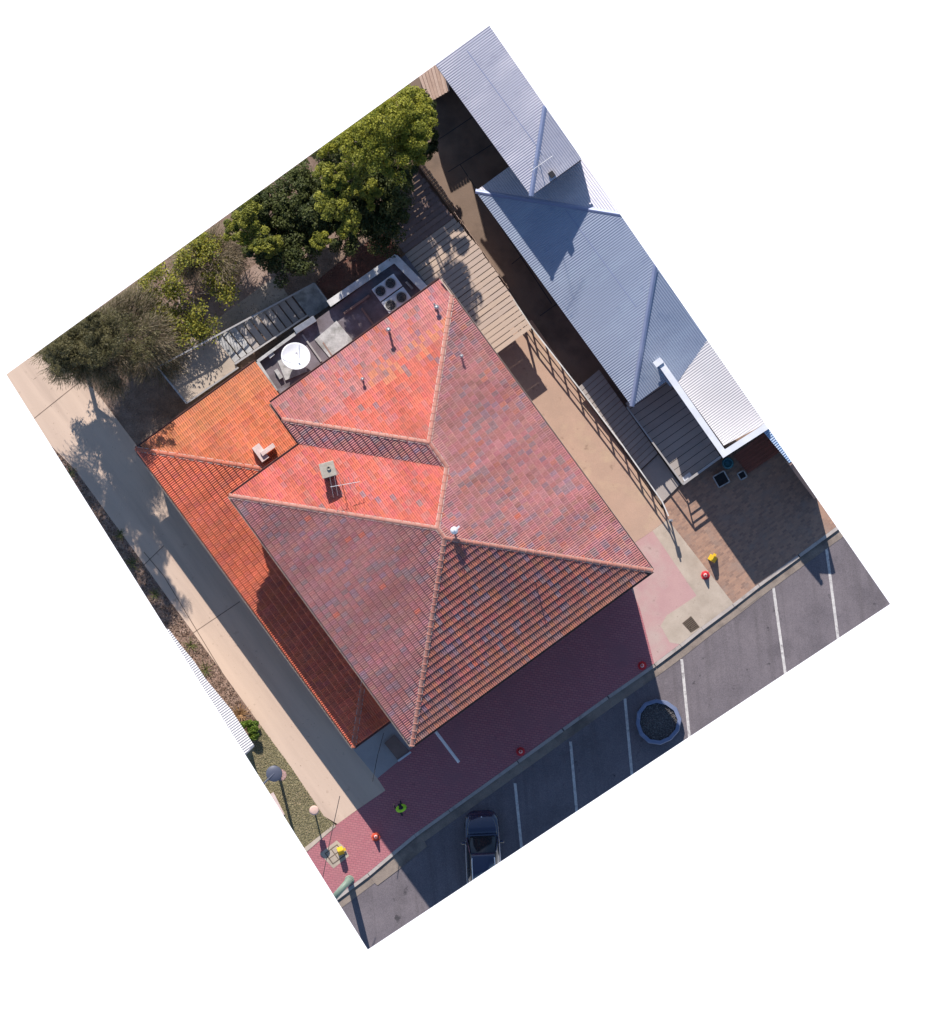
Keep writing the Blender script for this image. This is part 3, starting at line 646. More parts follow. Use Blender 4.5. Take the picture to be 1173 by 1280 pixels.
for off in (4, 50):
    for a, b in ((480, 590), (590, 715)):
        A = wxy(re_at(a)-off, a); B = wxy(re_at(b)-off, b); A.z = B.z = 2.12; d = B-A
        MB().box((A+B)/2, (d.length, .07, .16), (d.normalized(), Vector((-d.y, d.x, 0)).normalized(), Vector((0, 0, 1)))).build('beam', m_railb, pg)

# fences along the alley
pf = thing('paling_fence', P(560, 262), 'weathered brown paling fence leaning over the dark alley beside the pergola', 'fence')
F1 = [(514, 194), (566, 266), (634, 362)]
tot = 0
for a, b in zip(F1[:-1], F1[1:]):
    A, B = P(*a), P(*b); L = (B-A).length; d = (B-A).normalized(); n = Vector((-d.y, d.x, 0)); k = int(L/.16)
    lean = .16 if a[1] < 200 else .06
    for i in range(k):
        p = A.lerp(B, (i+.5)/k); h = 1.75+random.uniform(-.03, .03); ll = lean+random.uniform(-.015, .015)
        X = (d, n, (Vector((0, 0, 1))+n*ll).normalized()); MB().box(p+Vector((0, 0, h/2))+n*ll*h/2, (.145, .02, h), X).build('paling', m_fence, pf)
    for z in (.4, 1.4): MB().box((A+B)/2+Vector((0, 0, z))+n*(lean*z-.04), (L, .04, .08), (d, n, Vector((0, 0, 1)))).build('rail', m_fence, pf)
wk = thing('boarded_shade_block', P(535, 108), 'small brown timber-boarded roof over an added shade block at the top edge between tree and pale metal roof', 'shade_block')
for i in range(8):
    a = Vector((523+i*4.2, 88+i*-2)); b = Vector((537+i*3.4, 128-i*2.0)); d = (b-a).normalized(); n = Vector((-d.y, d.x))*1.75
    mbx = MB().prism([tuple(a-n), tuple(b-n), tuple(b+n), tuple(a+n)], 3.2, 3.26)
    if mbx.v: mbx.build('board', m_fence, wk)
MB().prism([(524, 96), (550, 76), (563, 107), (538, 125)], -.05, 3.18).build('wall', m_bbrown, wk)  # solid block added under the boards, tall enough to shade the alley
mf = thing('metal_fence', P(735, 500), 'low brown post-and-rail fence between the side passage and the charcoal ramp', 'fence')
F2 = [(634, 362), (664, 408), (721, 481), (778, 556), (828, 627), (836, 645)]
for a, b in zip(F2[:-1], F2[1:]):
    A, B = P(*a), P(*b); L = (B-A).length; d = (B-A).normalized(); n = Vector((-d.y, d.x, 0)); X = (d, n, Vector((0, 0, 1)))
    MB().box((A+B)/2+Vector((0, 0, 1.15)), (L, .06, .06), X).build('handrail', m_parapet, mf)
    for z in (.35, .75): MB().box((A+B)/2+Vector((0, 0, z)), (L, .03, .05), X).build('rail', m_railb, mf)
    k = max(1, round(L/1.25))
    for i in range(k): p = A.lerp(B, i/k); MB().box(p+Vector((0, 0, .58)), (.07, .07, 1.16), X).build('post', m_railb, mf)
# sign post at the passage mouth
gp = thing('gate_post', P(838, 652), 'slender metal gate post with a small box at the passage mouth', 'post')
q = P(838, 650); MB().tube(q, q+Vector((0, 0, 1.5)), .045, .045, 8).build('post', m_rail, gp); MB().box(q+Vector((.02, -.02, 1.15)), (.2, .12, .35)).build('meter_box', m_galv, gp, bevel=.01)

# ------------------------------------------------------------------ corrugated neighbours
def corr(mb, poly, eave_a, eave_b, inw, z, tanp, wl=.12, amp=.011, clip=True):
    if clip: poly = clip_site(poly)
    Q = [P(*p) for p in poly]; A = P(*eave_a); B = P(*eave_b); e = (B-A).normalized(); g_ = Vector((-e.y, e.x, 0))
    if g_.dot(P(*inw)-A) < 0: g_ = -g_
    L = [((q-A).dot(e), (q-A).dot(g_)) for q in Q]
    x0, x1 = min(a for a, b in L), max(a for a, b in L); n = int((x1-x0)/(wl/4)); rows = []
    for i in range(n+1):
        x = x0+(x1-x0)*(i+.001)/(n+.002); ys = []
        for k in range(len(L)):
            (a, b), (c, d) = L[k], L[(k+1) % len(L)]
            if (a-x)*(c-x) <= 0 and abs(a-c) > 1e-9: ys.append(b+(d-b)*(x-a)/(c-a))
        if len(ys) < 2: continue
        h = (0, .7, 1, .7)[i % 4]*amp if True else 0
        h = amp*math.sin(2*math.pi*i/4)
        r = []
        for y in (min(ys), max(ys)):
            p = A+e*x+g_*y; r.append((p.x, p.y, z+y*tanp+h))
        rows.append(r)
    vs = [v for r in rows for v in r]; flip = e.cross(g_).z < 0
    fs = [(2*i, 2*i+2, 2*i+3, 2*i+1) if not flip else (2*i, 2*i+1, 2*i+3, 2*i+2) for i in range(len(rows)-1)]
    mb.add(vs, fs); return mb
def capstrip(a, za, b, zb, w_, mat, host, name='ridge_capping', h=.04):
    A = P(*a, za); B = P(*b, zb); d = (B-A).normalized(); x = d.cross(Vector((0, 0, 1))).normalized()
    mb = MB(); n = 5
    for k, p in enumerate((A, B)):
        pass
    prof = [(-w_/2, -.03), (-w_*.2, .02), (0, h), (w_*.2, .02), (w_/2, -.03)]; vs = []
    for p in (A, B):
        for px, pz in prof: vs.append(p+x*px+Vector((0, 0, pz+.02)))
    mb.add(vs, [(i, i+1, 6+i, 5+i) for i in range(4)]); return mb.build(name, mat, host)
T20 = math.tan(math.radians(20)); T15 = math.tan(math.radians(15))
# north building
nb = thing('north_building', P(640, 140), 'tall neighbouring building with pale ribbed metal roof at the top right corner', 'building')
ZN = 6.4
def zplane(ea, eb, inw, z, tp):
    A = P(*ea); B = P(*eb); e = (B-A).normalized(); g_ = Vector((-e.y, e.x, 0))
    if g_.dot(P(*inw)-A) < 0: g_ = -g_
    return lambda q: z+(Vector((q.x, q.y, 0))-A).dot(g_)*tp
eSW = ((545, 82), (664, 245)); eSE = ((664, 245), (730, 197)); inN = (680, 130)
zN1 = zplane(*eSW, inN, ZN, T15); zN2 = zplane(*eSE, inN, ZN, T15)
hipN = (684, 105)
corr(MB(), [(500, 20), (664, 245), hipN, (640, -20)], *eSW, inN, ZN, T15).build('roof', m_zincA, nb)
corr(MB(), [(664, 245), (760, 175), hipN], *eSE, inN, ZN, T15).build('roof', m_zincA, nb)
capstrip((664, 245), ZN, (681.5, 132), zN1(P(681.5, 132)), .24, m_zinccap, nb)
MB().prism([(552, 80), (664, 234), (740, 184), (612, -10)], -.1, ZN-.12).build('wall', m_render, nb)
def edge_gutter(a, b, z, host, mat, w=.12):
    A, B = P(*a, z), P(*b, z); d = (B-A).normalized(); n = d.cross(Vector((0, 0, 1)))
    return MB().box((A+B)/2+n*(-w/2+.02), ((B-A).length, w, .12), (d, n, Vector((0, 0, 1)))).build('roof_gutter', mat, host)
edge_gutter((546, 83), (664, 245), ZN-.1, nb, m_fascia); edge_gutter((664, 245), (727, 200), ZN-.1, nb, m_gutm)
antenna(675, 206, zN2(P(675, 206)), 1.7, 'metal TV antenna on the pale ribbed roof at the top right', math.radians(35), 6, 1.3)
q = P(690, 218); zz = zN2(q); o = MB().box((q.x, q.y, zz+.12), (.28, .32, .35), (uW, vW, Vector((0, 0, 1)))).build('vent_box', m_dark, nb, bevel=.02)
# long blue-grey roof
sb = thing('shop_building', P(720, 380), 'neighbouring single-storey building with blue-grey ribbed hip roof beside the dark alley', 'building')
ZS = 3.2
eS1 = ((594.6, 239), (790, 508)); eS2 = ((594.6, 239), (700, 162)); eS3 = ((790, 508), (836, 474)); inS = (760, 330)
z1 = zplane(*eS1, inS, ZS, T20); z2 = zplane(*eS2, inS, ZS, T20); z3 = zplane(*eS3, inS, ZS, T20)
hA = (594.6+300*1.0, 239+300*.158); hB = (790+.157*300, 508-300)
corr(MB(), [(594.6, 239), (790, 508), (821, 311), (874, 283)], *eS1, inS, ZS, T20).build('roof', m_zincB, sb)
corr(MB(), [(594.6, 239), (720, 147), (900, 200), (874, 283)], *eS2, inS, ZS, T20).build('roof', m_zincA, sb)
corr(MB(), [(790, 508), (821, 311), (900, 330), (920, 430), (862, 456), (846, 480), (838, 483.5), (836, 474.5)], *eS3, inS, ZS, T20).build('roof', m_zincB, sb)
capstrip((594.6, 239), ZS, (782, 268.7), z1(P(782, 268.7)), .24, m_zinccap, sb); capstrip((790, 508), ZS, (820, 330), z1(P(820, 330)), .24, m_zinccap, sb)
edge_gutter((790, 508), (594.6, 239), ZS-.1, sb, m_fascia, -.12); edge_gutter((790, 508), (836, 474), ZS-.1, sb, m_zinccap)
MB().prism([(612, 250), (700, 180), (860, 300), (900, 400), (838, 462), (790, 494)], -.1, ZS-.15).build('wall', m_brickw, sb)
def lap(ea, eb, inw, z, tp, up_, x0, x1, mat, host):
    A = P(*ea); B = P(*eb); e = (B-A).normalized(); g_ = Vector((-e.y, e.x, 0))
    if g_.dot(P(*inw)-A) < 0: g_ = -g_
    a = A+e*x0+g_*up_; b = A+e*x1+g_*up_; a.z = b.z = z+up_*tp+.014; n = (g_+Vector((0, 0, tp))).normalized()
    MB().box((a+b)/2, ((b-a).length, .035, .01), (e, n, e.cross(n))).build('sheet_lap', mat, host)
lap(*eS1, inS, ZS, T20, 3.1, 3.4, 9.4, m_zinccap, sb); lap(*eSW, inN, ZN, T15, 1.7, .3, 6.6, m_zinccap, nb)
# annex with parapet
zA = z3(P(848, 478)); kA = .125
eA = ((848, 478), (905, 557)); 
corr(MB(), [(848, 478), (905, 557), (975, 520), (885, 420)], *eA, (900, 470), zA, kA).build('annex_roof', m_zincW, sb)
def wall_px(a, b, w0, w1, z0, z1_, mat, name, host, bev=0):
    a, b = Vector(a), Vector(b); d = (b-a).normalized(); n = Vector((-d.y, d.x))
    return MB().prism([tuple(a+n*w0), tuple(b+n*w0), tuple(b+n*w1), tuple(a+n*w1)], z0, z1_).build(name, mat, host)
ZP = 4.6
wall_px((821, 452), (905, 572), -7, 1, 0, ZP, m_whitep, 'parapet', sb)
wall_px((905, 572), (975, 527), -8, 0, 0, ZP+.003, m_whitep, 'parapet', sb)
obox(MB(), 823, 453, 11, 8, ZP-.6, ZP+.12).build('parapet_block', m_whitep, sb)
# blue awning at the clipped edge and an added wall that shades the forecourt
o = thing('blue_awning', P(972, 555), 'sliver of blue ribbed awning at the right edge beyond the white parapet', 'awning')
aw = MB(); corr(aw, [(953, 538), (964, 527), (996, 572), (987, 579)], (984, 582), (950, 540), (972, 548), 4.25, .1, .12, .02); aw.build('roof_sheet', m_blueaw, o)
MB().prism([(956, 541), (966, 532), (994, 573), (986, 578)], 0, 4.15).build('wall', m_render, o)
MB().prism([(987, 580), (992, 576), (993, 578), (988, 582)], 4.1, 4.24).build('fascia', m_bbrown, o)
wa_ = P(984, 570); MB().prism([(983, 577), (990, 571), (1023, 621), (1018, 624)], 0, lambda q_: 4.1-1.5*min(1, max(0, (q_-wa_).length/2.4))).build('added_shade_wall', m_bbrown, o)  # added wall, its top sloped so the forecourt falls in shade
# ramp and deck
rp = thing('timber_ramp', P(775, 545), 'charcoal boarded access ramp between the brown fence and the deck', 'ramp')
A0, A1, A2, A3 = Vector((723, 484)), Vector((749, 462)), Vector((850, 606)), Vector((829, 627))
n = 26
for i in range(19):
    k0, k1 = i/n, (i+.9)/n; zz = .62-.5*i/n
    MB().prism([tuple(A0.lerp(A3, k0)), tuple(A1.lerp(A2, k0)), tuple(A1.lerp(A2, k1)), tuple(A0.lerp(A3, k1))], zz-.05, zz, clip=False).build('board', m_ddeck, rp)
MB().prism([tuple(A0.lerp(A3, .735)), tuple(A1.lerp(A2, .735)), tuple(A2), tuple(A3)], -.05, .12, clip=False).build('landing', m_ddeck, rp)
dk = thing('timber_deck', P(845, 540), 'raised charcoal boarded deck between the blue-grey roof and the white parapet', 'deck')
B0, B1, B2, B3 = Vector((782, 504)), Vector((838, 466)), Vector((900, 570)), Vector((853, 604))
n = 13
for i in range(n):
    k0, k1 = i/n, (i+.93)/n
    MB().prism([tuple(B0.lerp(B3, k0)), tuple(B1.lerp(B2, k0)), tuple(B1.lerp(B2, k1)), tuple(B0.lerp(B3, k1))], .55, .62, clip=False).build('board', m_ddeck, dk)
MB().prism([tuple(B0), tuple(B1), tuple(B2), tuple(B3)], -.05, .54, clip=False).build('base', m_dark, dk)
MB().prism([(853, 597), (862, 590), (867, 597), (857, 605)], .1, .66, clip=False).build('step', m_whitep, dk)
railing([(784, 509), (854, 605)], [.62, .62], 1.0, dk, 2, pick_=False); railing([(854, 605), (901, 571)], [.62, .62], 1.05, dk, 2, pick_=False, rail_w=.08)
for zz in (.5, .8): A = P(854, 605, .62+zz); B = P(901, 571, .62+zz); d = (B-A).normalized(); MB().box((A+B)/2, ((B-A).length, .05, .06), (d, Vector((-d.y, d.x, 0)), Vector((0, 0, 1)))).build('mid_rail', m_rail, dk)
rd = thing('red_deck', P(946, 567), 'small red-brown slatted platform in the shade below the white parapet', 'platform')
for i in range(6):
    a = Vector((917, 570)).lerp(Vector((936, 592)), i/6); b = Vector((957, 540)).lerp(Vector((977, 564)), i/6); a2 = Vector((917, 570)).lerp(Vector((936, 592)), (i+.88)/6); b2 = Vector((957, 540)).lerp(Vector((977, 564)), (i+.88)/6)
    MB().prism([tuple(a), tuple(b), tuple(b2), tuple(a2)], 0, .15).build('slat', m_redbr, rd)
def tub(cx, cy, w_, h, lab):
    q = P(cx, cy); o = thing('square_planter', q, lab, 'planter'); tw = .12
    for k in range(4):
        t = k*math.pi/2+tw; a = uW*math.cos(t)+vW*math.sin(t); b = Vector((-a.y, a.x, 0)); c_ = q+a*(w_/2-.03)
        MB().box((c_.x, c_.y, h/2), (.06, w_-.065, h), (a, b, Vector((0, 0, 1)))).build('side', m_coping, o)
    a = uW*math.cos(tw)+vW*math.sin(tw); MB().box((q.x, q.y, h*.4), (w_-.12, w_-.12, h*.7), (a, Vector((-a.y, a.x, 0)), Vector((0, 0, 1)))).build('soil', m_fan, o)
tub(902, 599, .68, .4, 'larger pale-rimmed square planter on the shaded brick forecourt'); tub(928, 594, .42, .35, 'smaller pale-rimmed square planter on the shaded brick forecourt')
q = P(910, 579); o = MB().lathe([(.18, 0), (.28, .12), (.3, .35), (.24, .5), (.2, .5), (.22, .35), (0, .33)], q, 18).build('teal_pot', m_teal, None, True); tag(o, 'dark teal round pot tucked below the white parapet corner', 'pot')

# west neighbour carport
wb = thing('carport', P(270, 880), 'white ribbed carport roof at the left edge beside the garden bed', 'carport')
corr(MB(), [(205, 786), (211, 786), (226, 806), (244, 828), (257, 848), (290, 888), (317.5, 931), (306, 943), (250, 960)], (316, 932), (211, 786), (240, 900), 2.25, .05, .12, .012).build('roof', m_zincW, wb)
MB().prism([(212, 792), (290, 893), (313, 930), (306, 938), (250, 960)], -.1, 2.1).build('wall', m_render, wb)
MB().prism([(306, 945), (318.5, 932.5), (317, 930.5), (304, 943)], 2.1, 2.25).build('fascia', m_galv, wb)

# ------------------------------------------------------------------ street things
def cone(px, py, mat, lab, h=.5, r=.17, z=0.0):
    q = P(px, py, z); o = thing('traffic_cone', q, lab, 'traffic cone', 'traffic cones on the footpath')
    MB().lathe([(.235, 0), (.235, .03), (.16, .045)], q, 8).build('base', mat, o)
    MB().lathe([(r, .04), (.035, h), (.022, h), (.022, h-.1), (0, h-.1)], q, 20).build('cone_body', mat, o, True)
    f = lambda z_: r+(.035-r)*(z_-.04)/(h-.04)+.003
    MB().lathe([(f(h*.62), h*.62), (f(h*.84), h*.84)], q, 20).build('reflective_band', m_band, o, True)
cone(470, 1046, m_coneo, 'orange-red traffic cone at the shadow edge by the driveway mouth', .55)
cone(651, 939.5, m_cone, 'red traffic cone on the shaded footpath near the middle parking bays', .45)
cone(803, 832, m_cone, 'red traffic cone on the shaded kerb above the round planter', .45)
cone(882, 719, m_cone, 'red traffic cone on the sunlit concrete near the drain grate', .48)
def aframe(px, py, lab, yaw, z=0.0):
    q = P(px, py, z); o = thing('caution_sign', q, lab, 'caution sign', 'yellow caution signs')
    d = Vector((math.cos(yaw), math.sin(yaw), 0)); n = Vector((-d.y, d.x, 0)); h = .72
    for k in (-1, 1):
        up_ = (Vector((0, 0, 1))-n*k*.27).normalized()
        MB().box(q+n*k*.105+Vector((0, 0, h/2)), (.3, .025, h), (d, up_.cross(d), up_)).build('panel', m_yellow, o, bevel=.008)
    MB().box(q+Vector((0, 0, h)), (.16, .07, .08), (d, n, Vector((0, 0, 1)))).build('hinge', m_yellow, o, bevel=.01)
    MB().box(q+d*.2+Vector((0, 0, .12)), (.14, .16, .04), (d, n, Vector((0, 0, 1)))).build('foot', m_yellow, o, bevel=.008)
aframe(426, 1063.5, 'yellow folding caution sign on the square pit cover at the left', math.radians(20), .03)
aframe(891, 698, 'yellow folding caution sign at the edge of the brown brick forecourt', math.radians(60))
# pit cover
pc = thing('pit_cover', P(419, 1068), 'cream concrete pit surround with quartered cover in the red footpath', 'pit cover')
pw = lambda x, y: (419+(x*.86-y*-.0)*1+y*.0, 0)
def pq(u_, v_): return (419+U[0]*u_+V[0]*v_, 1068+U[1]*u_+V[1]*v_)
MB().prism([pq(-15, -12), pq(12, -13), pq(15, 0), pq(13, 12), pq(-12, 13)], -.1, .006).build('surround', m_conc, pc)
for i in (-1, 0):
    for j in (-1, 0): MB().prism([pq(i*9+.6, j*8+.6), pq(i*9+8.4, j*8+.6), pq(i*9+8.4, j*8+7.4), pq(i*9+.6, j*8+7.4)], -.1, .018).build('cover', m_conc, pc)
MB().prism([pq(-9.8, -8.8), pq(9.8, -8.8), pq(9.8, 8.8), pq(-9.8, 8.8)], -.1, .010).build('cover_frame', m_grate, pc)
# drain grate
dg = thing('drain_grate', P(864, 780), 'rusty brown drain grate set in the pale corner paving', 'grate')
G0, G1, G2, G3 = Vector((853, 779)), Vector((864, 770)), Vector((875, 784)), Vector((864, 791))
MB().prism([tuple(G0), tuple(G1), tuple(G2), tuple(G3)], -.1, .008).build('frame', m_fan, dg)
for i in range(8): MB().prism([tuple(G0.lerp(G3, (i+.15)/8)), tuple(G1.lerp(G2, (i+.15)/8)), tuple(G1.lerp(G2, (i+.75)/8)), tuple(G0.lerp(G3, (i+.75)/8))], -.05, .02).build('bar', m_grate, dg)
# round planter in the parking lane
q = P(823, 902, -.12); pl = thing('round_planter', q, 'big round blue-grey painted planter filled with gravel in the parking lane', 'planter')
nn = 12; rim = MB(); vs = []
for r_, z_ in ((1.1, 0), (1.16, .2), (1.13, .52), (.95, .52), (.93, .2)):
    for i in range(nn):
        t = 2*math.pi*i/nn+.1; rr = r_*(1+.025*math.sin(3*t+1)); vs.append((q.x+rr*math.cos(t), q.y+rr*math.sin(t), q.z+z_))
rim.add(vs, [(j*nn+i, j*nn+(i+1) % nn, (j+1)*nn+(i+1) % nn, (j+1)*nn+i) for j in range(4) for i in range(nn)]); rim.build('rim', m_planter, pl, bevel=0)
MB().lathe([(.93, 0), (.93, .36), (0, .4)], q, 20).build('fill', m_gravel, pl)
gv = MB()
for i in range(900):
    a = random.uniform(0, 6.283); r_ = .9*math.sqrt(random.random()); s_ = random.uniform(.02, .055)
    p = q+Vector((r_*math.cos(a), r_*math.sin(a), .385+random.uniform(0, .03)))
    d = Vector((random.uniform(-1, 1), random.uniform(-1, 1), random.uniform(-.3, .3))).normalized(); e = d.orthogonal().normalized(); f = d.cross(e)
    gv.add([p+d*s_, p-d*s_, p+e*s_*.7, p-e*s_*.7, p+f*s_*.6, p-f*s_*.6], [(0, 2, 4), (2, 1, 4), (1, 3, 4), (3, 0, 4), (2, 0, 5), (1, 2, 5), (3, 1, 5), (0, 3, 5)])
stuff(gv.build('pebbles', m_pebble, pl))
# lamps
q = P(349, 969); lp = thing('street_lamp', q, 'disc-headed blue-grey lamp post standing in the lawn at the left edge', 'street lamp')
MB().tube(q, q+Vector((0, 0, 4.2)), .075, .06, 12).build('pole', m_blued, lp)
h = P(343, 967, 4.2); MB().lathe([(.0, -.1), (.2, -.09), (.39, -.02), (.41, .0), (.38, .025), (.12, .05), (0, .055)], h, 28).build('lamp_head', m_blued, lp, True)
MB().tube(h+Vector((0, 0, .02)), P(326, 983, 4.2), .05, .045, 8).build('arm', m_blued, lp)
MB().lathe([(.3, -.02), (.3, .015), (.1, .02), (0, .02)], q+Vector((.08, .02, 0)), 14).build('base_pad', m_pink, lp)
q = P(393, 1013); ln = thing('garden_lantern', q, 'short cream-topped garden lantern at the footpath end of the lawn', 'lantern')
MB().tube(q, q+Vector((0, 0, 1.15)), .04, .035, 10).build('pole', m_dark, ln)
MB().box(q+Vector((0, 0, 1.35)), (.26, .26, .4)).build('lantern_box', m_dark, ln, bevel=.02)
MB().lathe([(.24, 1.55), (.25, 1.57), (.16, 1.595), (0, 1.605)], q, 16).build('lantern_cap', m_cream, ln, True)
q = P(437, 1100); gpole = thing('light_pole', q, 'green street light pole with a thick outreach arm at the bottom left corner', 'light pole')
MB().tube(q, q+Vector((0, 0, 5.6)), .17, .15, 16).build('pole', m_green, gpole)
MB().lathe([(.24, 0), (.24, .05), (.2, .08)], q, 16).build('base_flange', m_green, gpole)
pts = [q+Vector((0, 0, 5.4)), q+Vector((-.08, -.1, 5.62)), P(428, 1110, 5.68), P(410, 1131, 5.7)]
ar = MB()
pts = [q+Vector((.05, .06, 5.6)), P(410, 1131, 5.6)]; ar.tube(pts[0], pts[1], .17, .16, 18)
ar.build('arm', m_green, gpole, True)
# overhead service wires
for pts, lab in (([(425, 995, 5.0), (414, 1045, 4.7), (401, 1110, 4.9)], 'thin dark overhead wire crossing the red footpath near the pit cover'), ([(480, 916, 3.4), (472, 945, 3.3), (466, 977, 3.4)], 'thin dark wire hanging over the front landing by the orange roof')):
    mb = MB(); pp = [P(*p) for p in pts]; mb.path(pp, .018, 5); o = mb.build('overhead_wire', m_dark); tag(o, lab, 'wire')
# lawn edge blocks at the left boundary
o = MB().prism([(337, 993), (342, 990), (356, 1018), (351, 1021)], -.05, .45).build('boundary_wall', m_pinkr); tag(o, 'short pale rendered wall at the left edge of the lawn', 'wall')
flat('lawn_edging', [(378, 1062), (418, 1030), (420, 1033), (382, 1066)], m_conc, .02)

# ------------------------------------------------------------------ parked car
q = P(604, 1066, -.12); car = thing('parked_car', q, 'dark navy wagon with silver roof rails parked nose to the kerb', 'car')
cy = math.radians(2.5)
def cw(x, y, z): return Vector((q.x+x*math.cos(cy)-y*math.sin(cy), q.y+x*math.sin(cy)+y*math.cos(cy), q.z+z))
OY = -.2                                                          # body centre along its length
def loft(secs, mat, name, parent, smooth=True, capends=True):
    mb = MB(); m = len(secs[0]); vs = [cw(x, y+OY, z) for s_ in secs for (x, y, z) in s_]
    fs = [(j*m+i, j*m+(i+1) % m, (j+1)*m+(i+1) % m, (j+1)*m+i) for j in range(len(secs)-1) for i in range(m)]
    if capends: fs += [tuple(range(m-1, -1, -1)), tuple(range((len(secs)-1)*m, len(secs)*m))]
    mb.add(vs, fs); o = mb.build(name, mat, parent, smooth)
    bm = bmesh.new(); bm.from_mesh(o.data); bmesh.ops.recalc_face_normals(bm, faces=bm.faces); bm.to_mesh(o.data); bm.free()
    return o
def bsec(y, w_, zb, zs, cr=.03):
    half = [(.0, zb), (w_*.85, zb), (w_*.97, zb+.1), (w_, (zb+zs)/2), (w_*.985, zs-.1), (w_*.93, zs-.02), (w_*.7, zs+cr*.6), (.0, zs+cr)]
    return [(x, y, z) for x, z in half]+[(-x, y, z) for x, z in half[-2:0:-1]]
body = loft([bsec(*a) for a in [(2.34, .34, .38, .58), (2.3, .54, .32, .64), (2.2, .68, .27, .7), (2.05, .78, .23, .77), (1.85, .84, .2, .84), (1.5, .865, .2, .91), (1.1, .87, .2, .96), (.8, .87, .2, .99), (0, .87, .2, 1.0), (-1.2, .87, .2, 1.0), (-1.9, .85, .22, 1.0), (-2.2, .8, .28, .95), (-2.3, .7, .35, .85)]], m_navy, 'body', car)
def gsec(y, w_, zt, wt):
    half = [(.0, .93), (w_, .93), (w_*.99, 1.02), (wt+.05, zt-.1), (wt*.94, zt-.015), (.0, zt+.03)]
    return [(x, y, z) for x, z in half]+[(-x, y, z) for x, z in half[-2:0:-1]]
loft([gsec(1.05, .72, 1.0, .62), (gsec(.95, .77, 1.04, .66)), gsec(.62, .8, 1.24, .66), gsec(.28, .81, 1.43, .63), gsec(.12, .81, 1.48, .62), gsec(-.6, .81, 1.53, .62), gsec(-1.5, .8, 1.5, .6), gsec(-1.95, .77, 1.4, .57), gsec(-2.2, .72, 1.05, .6)], m_glass, 'glasshouse', car)
def panel(ys, ws, zs, mat, name, parent, cr=.03, th=.012):
    secs = []
    for y, w_, z in zip(ys, ws, zs):
        xs = [-1, -.9, -.5, 0, .5, .9, 1]; top_ = [(w_*x, y, z+cr*(1-x*x)+th) for x in xs]; bot = [(w_*x, y, z-.02) for x in xs[::-1]]
        secs.append(top_+bot)
    return loft(secs, mat, name, parent)
rf = panel([.2, .0, -.7, -1.5, -1.95], [.585, .6, .605, .59, .56], [1.465, 1.495, 1.535, 1.505, 1.42], m_navy, 'roof_panel', car)
panel([2.14, 1.98, 1.75, 1.5, 1.12], [.42, .56, .67, .72, .74], [.745, .81, .875, .925, .975], m_navy, 'bonnet', car, .035)
for sx in (-1, 1):
    def bar(pts, r_, mat, name, par=car):
        mb = MB(); mb.path([cw(x*sx, y+OY, z) for x, y, z in pts], r_, 6); return mb.build(name, mat, par)
    bar([(.78, .98, 1.02), (.72, .6, 1.25), (.64, .2, 1.47)], .035, m_navy, 'pillar')
    bar([(.56, -.05, 1.54), (.57, -.2, 1.585), (.57, -1.5, 1.575), (.55, -1.75, 1.52)], .022, m_silver, 'roof_rail')
    bar([(.845, .8, 1.01), (.86, 0, 1.02), (.855, -1.6, 1.02)], .012, m_silver, 'window_trim')
    bar([(.81, -.55, 1.02), (.655, -.62, 1.47)], .035, m_dark, 'pillar')
    mr = MB(); mr.box(cw(.97*sx, .72+OY, 1.06), (.22, .14, .15), (Vector((math.cos(cy), math.sin(cy), 0)), Vector((-math.sin(cy), math.cos(cy), 0)), Vector((0, 0, 1)))); mr.build('mirror', m_navy, car, bevel=.03)
    hl = loft([[(sx*.42, 2.2, .66), (sx*.62, 2.12, .72), (sx*.62, 2.14, .64), (sx*.42, 2.24, .58)], [(sx*.72, 1.98, .765), (sx*.78, 1.92, .77), (sx*.8, 2.02, .66), (sx*.72, 2.12, .6)]], m_silver, 'headlight', car)
    for wy in (1.42, -1.35):
        ax_ = (Vector((-math.sin(cy), math.cos(cy), 0)), Vector((0, 0, 1)), Vector((math.cos(cy), math.sin(cy), 0))); c_ = cw(.76*sx, wy+OY, .33)
        tw_ = MB().lathe([(.2, -.1), (.31, -.11), (.33, -.08), (.33, .08), (.31, .11), (.2, .1)], c_, 20, ax_, close=True).build('wheel', m_rubber, car, True)
        MB().lathe([(0, sx*.06), (.08, sx*.085), (.2, sx*.09), (.21, sx*.05)], c_, 16, ax_).build('rim', m_silver, tw_, True)
MB().box(cw(0, 2.3+OY, .52), (.8, .06, .14), (Vector((math.cos(cy), math.sin(cy), 0)), Vector((-math.sin(cy), math.cos(cy), 0)), Vector((0, 0, 1)))).build('grille', m_dark, car)
for x0, x1 in ((-.45, .05), (.1, .6)):
    MB().tube(cw(x0, 1.0+OY, 1.055), cw(x1, .92+OY, 1.1), .012, .008, 5).build('wiper', m_dark, car)
MB().tube(cw(0, 1.96+OY, .86), cw(0, 2.0+OY, .84), .04, .04, 10).build('badge', m_silver, car)

